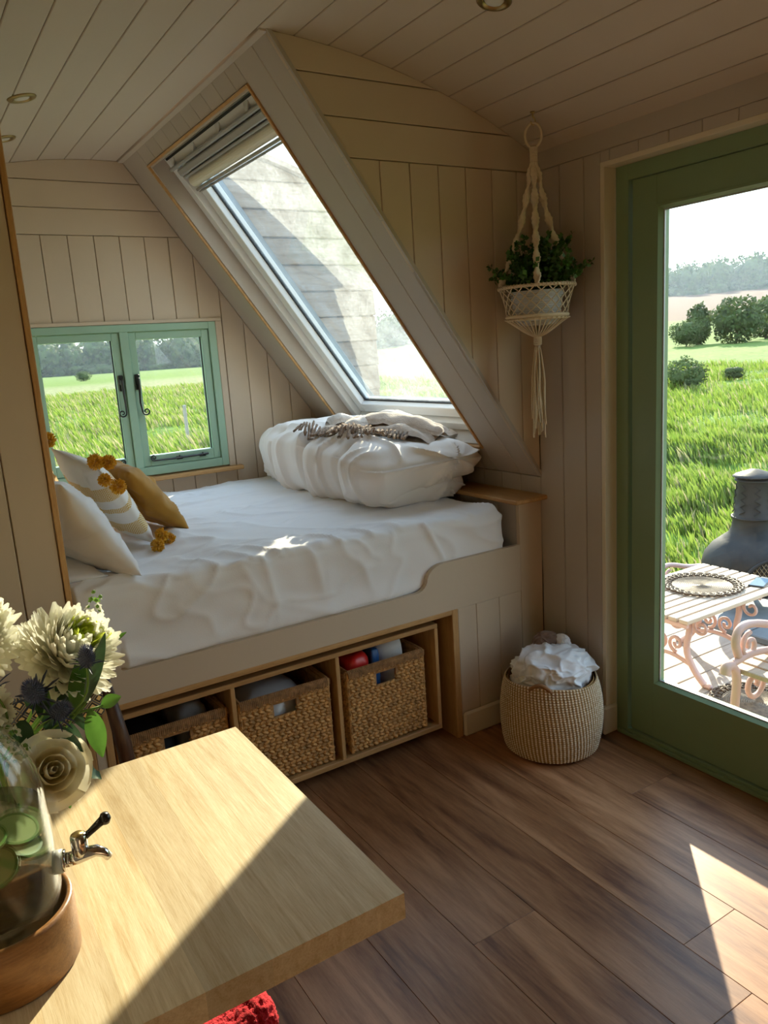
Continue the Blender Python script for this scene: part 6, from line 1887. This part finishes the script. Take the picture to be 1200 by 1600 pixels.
# grass blades
m, nt, b = new_mat('grass_blade'); M['grass'] = m
at = nt.nodes.new('ShaderNodeAttribute'); at.attribute_name = 'tone'; L(nt, at.outputs['Color'], b.inputs['Base Color']); b.inputs['Roughness'].default_value = .6; b.inputs['Specular IOR Level'].default_value = .25
tl = nt.nodes.new('ShaderNodeBsdfTranslucent'); L(nt, at.outputs['Color'], tl.inputs[0]); mx = nt.nodes.new('ShaderNodeMixShader'); mx.inputs[0].default_value = .5
L(nt, b.outputs[0], mx.inputs[1]); L(nt, tl.outputs[0], mx.inputs[2]); L(nt, mx.outputs[0], nt.nodes['Material Output'].inputs[0])
gr = np.random.default_rng(21)
def blades(n, az0, az1, r0, r1, h0, h1, w0, pw=1.4, dry=.12):
    az = np.radians(gr.uniform(az0, az1, n)); r = r0 * (r1 / r0) ** (gr.random(n) ** (1 / pw))
    x, y_ = r * np.sin(az), r * np.cos(az)
    clump = vnoise(np.stack([x * .8, y_ * .8, x * 0], -1)) + .6 * vnoise(np.stack([x * 2.2, y_ * 2.2, x * 0 + 4], -1))
    keep = ((x > 4.12) | (y_ > 4.3)) & ~((x < 5.0) & (y_ > 1.8) & (y_ < 3.05)) & (gr.random(n) < np.clip(.55 + .6 * clump, .1, 1)); x, y_, r, clump = x[keep], y_[keep], r[keep], clump[keep]; n = len(x)
    z = ground_h(x, y_)
    h = gr.uniform(h0, h1, n) * (.75 + .45 * np.clip(clump, -.5, 1)); w_ = w0 * (.6 + .8 * gr.random(n)) * np.clip(r / 11, 1, 3.2)
    a = gr.uniform(0, 2 * PI, n); ln = gr.uniform(.1, .65, n) * h; la = gr.uniform(0, 2 * PI, n) * .3 + 2.2
    bx_, by_ = np.cos(a) * w_, np.sin(a) * w_
    p = np.stack([np.stack([x - bx_, y_ - by_, z - .03], -1), np.stack([x + bx_, y_ + by_, z - .03], -1),
                  np.stack([x + bx_ * .7 + np.cos(la) * ln * .35, y_ + by_ * .7 + np.sin(la) * ln * .35, z + h * .6], -1), np.stack([x + np.cos(la) * ln, y_ + np.sin(la) * ln, z + h], -1)], 1)
    t = gr.random(n); c = np.array([.13, .22, .03]) * (1 - t)[:, None] + np.array([.24, .31, .055]) * t[:, None]
    d = gr.random(n) < dry; c[d] = np.array([.34, .31, .16])
    return p, c
sets = [blades(90000, 40, 68, 4.6, 16, .14, .36, .006), blades(60000, 40, 68, 14, 48, .16, .40, .006), blades(60000, 3, 26, 13, 60, .16, .42, .006, dry=.3), blades(25000, 24, 42, 18, 60, .16, .4, .006)]
Pb = np.concatenate([s[0] for s in sets]); Cb = np.concatenate([s[1] for s in sets]); nb = len(Pb)
me = bpy.data.meshes.new('grass'); me.vertices.add(nb * 4); me.vertices.foreach_set('co', Pb.reshape(-1).astype(np.float32))
me.loops.add(nb * 6); me.polygons.add(nb * 2)
i0 = np.arange(nb) * 4; tri = np.stack([i0, i0 + 1, i0 + 2, i0, i0 + 2, i0 + 3], 1)
me.loops.foreach_set('vertex_index', tri.ravel().astype(np.int32)); me.polygons.foreach_set('loop_start', (np.arange(nb * 2) * 3).astype(np.int32)); me.polygons.foreach_set('loop_total', np.full(nb * 2, 3, np.int32))
ca = me.attributes.new('tone', 'FLOAT_COLOR', 'POINT'); ca.data.foreach_set('color', np.concatenate([np.repeat(Cb, 4, 0), np.ones((nb * 4, 1))], 1).ravel().astype(np.float32))
me.materials.append(M['grass']); me.update(); me.validate()
go = mesh_obj('grass', None, None, None, None, mesh=me); tag(go, 'long tufted meadow grass beyond the deck', 'grass', kind='stuff')

# thin morning haze lying over the far fields
m, nt, b = new_mat('haze'); nt.nodes.remove(b)
vs_ = nt.nodes.new('ShaderNodeVolumeScatter'); vs_.inputs['Color'].default_value = (0.72, 0.86, 1.0, 1); vs_.inputs['Density'].default_value = 0.00045; vs_.inputs['Anisotropy'].default_value = 0.3
L(nt, vs_.outputs[0], nt.nodes['Material Output'].inputs['Volume'])
hv, hf = [], []
ha = [math.radians(a) for a in range(-6, 82, 8)]
for r_ in (85, 900):
    for z_ in (-6, 33):
        for a in ha: hv.append((r_ * math.sin(a), r_ * math.cos(a), z_))
k_ = len(ha)
for i in range(k_ - 1):
    hf += [(i, i + 1, k_ + i + 1, k_ + i), (2 * k_ + i + 1, 2 * k_ + i, 3 * k_ + i, 3 * k_ + i + 1), (i + 1, i, 2 * k_ + i, 2 * k_ + i + 1), (k_ + i, k_ + i + 1, 3 * k_ + i + 1, 3 * k_ + i)]
hf += [(0, k_, 3 * k_, 2 * k_), (k_ - 1, 3 * k_ - 1, 4 * k_ - 1, 2 * k_ - 1)]
hz_o = mesh_obj('haze', hv, hf, m); tag(hz_o, 'thin bluish haze over the distant fields and woods', 'haze', kind='stuff')

# trees and bushes
M['foliage'] = simple('tree_foliage', (0.07, 0.105, 0.03), rough=0.8, trans=.3, var=.45, vscale=.6)
M['foliage_core'] = M['foliage']
M['bark'] = simple('bark', (0.10, 0.075, 0.055), rough=.9)
_ico = None
def ico(sub):
    bm = bmesh.new(); bmesh.ops.create_icosphere(bm, subdivisions=sub, radius=1); v = np.array([q.co for q in bm.verts]); f = np.array([[x.index for x in q.verts] for q in bm.faces]); bm.free(); return v, f
IV, IF = ico(2)
def crown(mbc, mbl, c, rx, rz, q, n_cards, card):
    c = np.array(c)
    for k in range(6):
        d = q.normal(size=3); d /= np.linalg.norm(d); cc = c + d * np.array([rx, rx, rz]) * .42
        s = q.uniform(.34, .46); v = IV * (1 + .22 * vnoise(IV * 2.1 + q.uniform(0, 20)))[:, None] * np.array([rx, rx, rz]) * s + cc
        mbc.append((v, IF))
    d = q.normal(size=(n_cards, 3)); d /= np.linalg.norm(d, axis=1)[:, None]
    lob = 1 + .25 * vnoise(d * 2.3 + q.uniform(0, 20))
    p = c + d * np.array([rx, rx, rz]) * (q.uniform(.72, 1.0, n_cards) * lob)[:, None]
    a = q.normal(size=(n_cards, 3)); a /= np.linalg.norm(a, axis=1)[:, None]; b_ = np.cross(a, d); b_ /= np.maximum(np.linalg.norm(b_, axis=1), 1e-5)[:, None]
    sz = card * q.uniform(.5, 1.2, n_cards)[:, None]
    v = np.stack([p - a * sz, p + b_ * sz * .6, p + a * sz, p - b_ * sz * .6], 1).reshape(-1, 3); f = np.arange(n_cards * 4).reshape(-1, 4)
    mbl.append((v, f))
def join(lst):
    n = 0; V = []; Fs = []
    for v, f in lst: V.append(v); Fs += (f + n).tolist(); n += len(v)
    return np.concatenate(V), Fs
tq = np.random.default_rng(31)
def woods(name, az0, az1, r0, r1, n, h, label):
    cc, ll = [], []
    for k in range(n):
        az = math.radians(az0 + (az1 - az0) * (k + tq.random()) / n); r = tq.uniform(r0, r1); x, y_ = r * math.sin(az), r * math.cos(az)
        gz = float(ground_h(np.array([x]), np.array([y_]))[0]); hh = h * tq.uniform(.75, 1.2); rx = hh * tq.uniform(.38, .55)
        crown(cc, ll, (x, y_, gz + hh * .47), rx, hh * .55, tq, 220, hh * .07)
        crown(cc, ll, (x + tq.uniform(-3, 3), y_ + tq.uniform(-3, 3), gz + hh * .12), rx * 1.15, hh * .24, tq, 70, hh * .07)
    root = empty(name, (r0 * math.sin(math.radians((az0 + az1) / 2)), r0 * math.cos(math.radians((az0 + az1) / 2)), 0)); tag(root, label, 'woodland', kind='stuff')
    mesh_obj('tree_mass', *join(cc), M['foliage_core'], root, smooth=True)['kind'] = 'stuff'
    mesh_obj('leaf_mass', *join(ll), M['foliage'], root)['kind'] = 'stuff'
woods('hill_woodland', 40, 66, 465, 520, 70, 17, 'dark wooded ridge above the ploughed field')
woods('meadow_woodland', 2, 44, 262, 300, 90, 11.5, 'line of woodland along the far edge of the meadow')
def bush(px_az, r, h, rx, label, seed, name='bush', n=1800):
    q = np.random.default_rng(seed); az = math.radians(px_az); x, y_ = r * math.sin(az), r * math.cos(az); gz = float(ground_h(np.array([x]), np.array([y_]))[0])
    root = empty(name, (x, y_, gz)); tag(root, label, 'bush', 'bushes in the meadow'); cc, ll = [], []
    crown(cc, ll, (x, y_, gz + h * .5), rx, h * .52, q, n, h * .05)
    mesh_obj('core', *join(cc), M['foliage_core'], root, smooth=True); mesh_obj('foliage', *join(ll), M['foliage'], root)['kind'] = 'stuff'
    mesh_obj('trunk', *tube_geo([(x, y_, gz - .1), (x + .05 * h, y_, gz + h * .4)], h * .03, 6), M['bark'], root)
bush(53.3, 94, 2.7, 1.9, 'low spreading bush beside a slim young tree in the meadow', 1)
bush(54.05, 100, 4.6, 1.4, 'slim young tree beside the low spreading bush', 2, 'young_tree')
bush(56.35, 96, 5.0, 2.8, 'large rounded bush standing in the middle of the meadow', 3)
bush(58.1, 104, 4.9, 2.1, 'upright bush beside the large rounded one', 4)
bush(53.25, 29, 1.15, .75, 'small scraggy bush alone in the near meadow', 5, n=1600)
bush(56.3, 33, .55, .5, 'tiny dark shrub in the near meadow', 6, n=800)
bush(11.5, 124, 1.5, 1.1, 'dark lone shrub far out in the pale grass', 7)
M['post'] = wood('grey_post', (.22, .19, .16), (.38, .34, .29), axis='Z', scale=3, rough=.9)
paz, pr_ = math.radians(17.9), 21.5; px_, py_ = pr_ * math.sin(paz), pr_ * math.cos(paz); pz_ = float(ground_h(np.array([px_]), np.array([py_]))[0])
po = mesh_obj('fence_post', *tube_geo([(px_, py_, pz_ - .2), (px_, py_, pz_ + .95), (px_, py_, pz_ + .97)], [.05, .05, .035], 8), M['post']); tag(po, 'single grey fence post in the meadow beyond the casement window', 'post')
